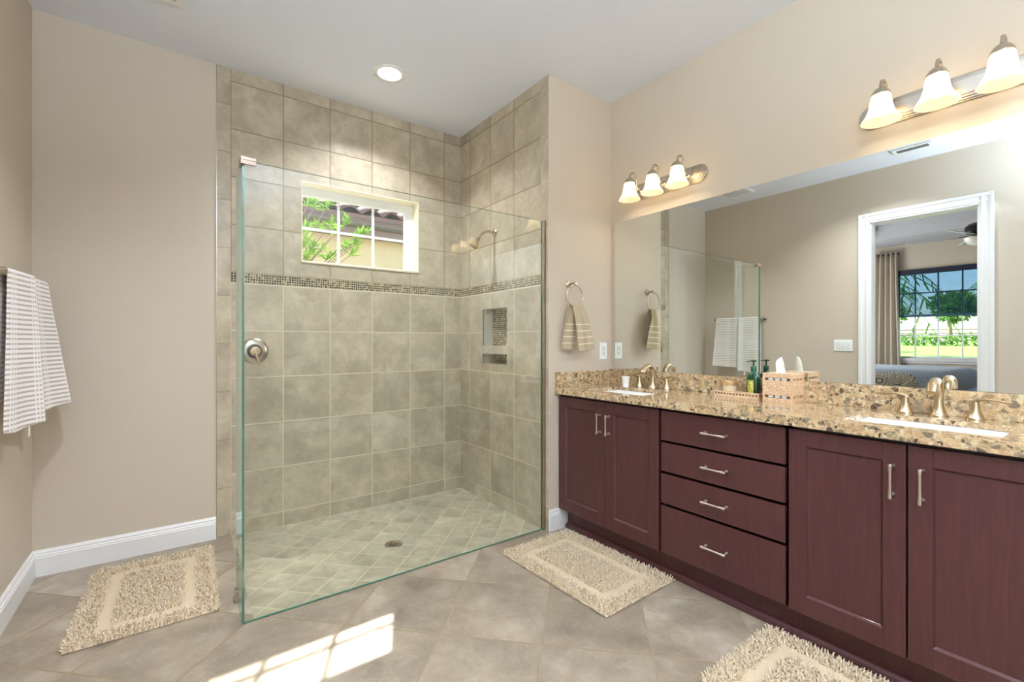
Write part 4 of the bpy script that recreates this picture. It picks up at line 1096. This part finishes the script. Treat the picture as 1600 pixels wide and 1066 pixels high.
# ================================================================== garden beyond the bedroom window
GY = 2.5
def blob_tree(x, y, h, r, label, gz=.94, mat=M_leaf2, bark=M_bark, name='garden_tree', n=1100, L=.35, w=.10, group='trees beyond the bedroom lawn'):
    t_ = thing(name, label, 'tree', (x, y, gz), group)
    MB().tube([(x, y, gz), (x+.1, y, h*.6), (x, y+.1, h-.2)], [.16, .12, .07], 8).build('trunk', bark, t_)
    mb = MB(); rg2 = np.random.default_rng(int(abs(x*7+y*13)))
    for k in range(5):
        c = (x+rg2.uniform(-.5, .5)*r, y+rg2.uniform(-.6, .6)*r, h+rg2.uniform(-.35, .35)*r); leaves(mb, c, r*.75, n//5, L, w, rg2)
    f = mb.build('foliage', mat, t_, recalc=False); f['kind'] = 'stuff'; return t_
def palm(x, y, h, label, tilt=0, fr=16, FL=1.6, gz=.5):
    t_ = thing('palm_tree', label, 'tree', (x, y, gz), 'palms beyond the bedroom lawn')
    top = Vector((x, y+tilt, h)); MB().tube([(x, y, gz), (x, y+tilt*.4, h*.5+gz*.5), top], [.16, .12, .10], 10).build('trunk', M_palebark, t_)
    mb = MB(); rg2 = np.random.default_rng(int(abs(x*5+y*3)))
    for k in range(fr):
        a = 2*PI*k/fr+rg2.uniform(-.2, .2); e0 = rg2.uniform(.1, 1.1); prev = top
        for i in range(10):
            k1 = (i+1)/10; p = top+Vector((math.cos(a), math.sin(a), 0))*FL*k1*math.cos(e0*.6)+Vector((0, 0, FL*(math.sin(e0)*k1-1.0*k1*k1)))
            d_ = (p-prev).normalized(); s_ = d_.cross(Vector((0, 0, 1))).normalized()
            for sg in (1, -1):
                q_ = prev+s_*sg*.38*(1-.5*k1)+Vector((0, 0, -.16)); mb.add([prev, prev+d_*.05, q_+d_*.16, q_+d_*.12], [(0, 1, 2, 3)])
            mb.add([prev, p, p+Vector((0, 0, -.03)), prev+Vector((0, 0, -.03))], [(0, 1, 2, 3)]); prev = p
    f = mb.build('fronds', M_leaf2, t_, recalc=False); f['kind'] = 'stuff'; return t_
palm(-8.2, 3.75, 2.6, 'palm close outside the bedroom window with arching fronds', .3, 18, 2.0, .15)
for (x, y, h) in ((-22, 8.9, 3.6), (-19, 6.3, 3.1), (-24, 3.2, 3.8)): palm(x, y, h, 'distant palm with pale trunk behind the bedroom lawn', .1, 14, 1.5, .7)
for (x, y, h, r) in ((-36, 17.2, 3.0, 1.1), (-38, 13.6, 3.5, 1.2), (-35, 10.6, 2.9, 1.0), (-37, 7.4, 3.4, 1.1), (-35, 4.2, 2.9, 1.0)): blob_tree(x, y, h, r, 'distant bushy green tree behind the bedroom lawn')
hd_ = MB(); rg2 = np.random.default_rng(5)
for k in range(2600):
    p = Vector((-30.5+rg2.uniform(-.4, .4), rg2.uniform(-1, 17), rg2.uniform(.93, 1.55))); d_ = Vector(rg2.normal(size=3)).normalized(); s_ = d_.cross(Vector(rg2.normal(size=3))).normalized()*.06
    hd_.add([p, p+d_*.12+s_, p+d_*.26, p+d_*.12-s_], [(0, 1, 2, 3)])
ho = hd_.build('hedge', M_leaf2, recalc=False); tag(ho, 'low green hedge along the far side of the lawn', 'hedge', kind='stuff')
fe = thing('garden_fence', 'dark rail fence beyond the lawn, seen through the bedroom window', 'fence', (-40, 8, .94))
for z_ in (2.0, 1.72, 1.44): MB().box(-40.1, -40.05, -2, 22, z_, z_+.10).build('rail', M_fascia, fe)
for k in range(13): MB().box(-40.15, -40.1, -2+2*k-.06, -2+2*k+.06, .94, 2.2).build('post', M_fascia, fe)
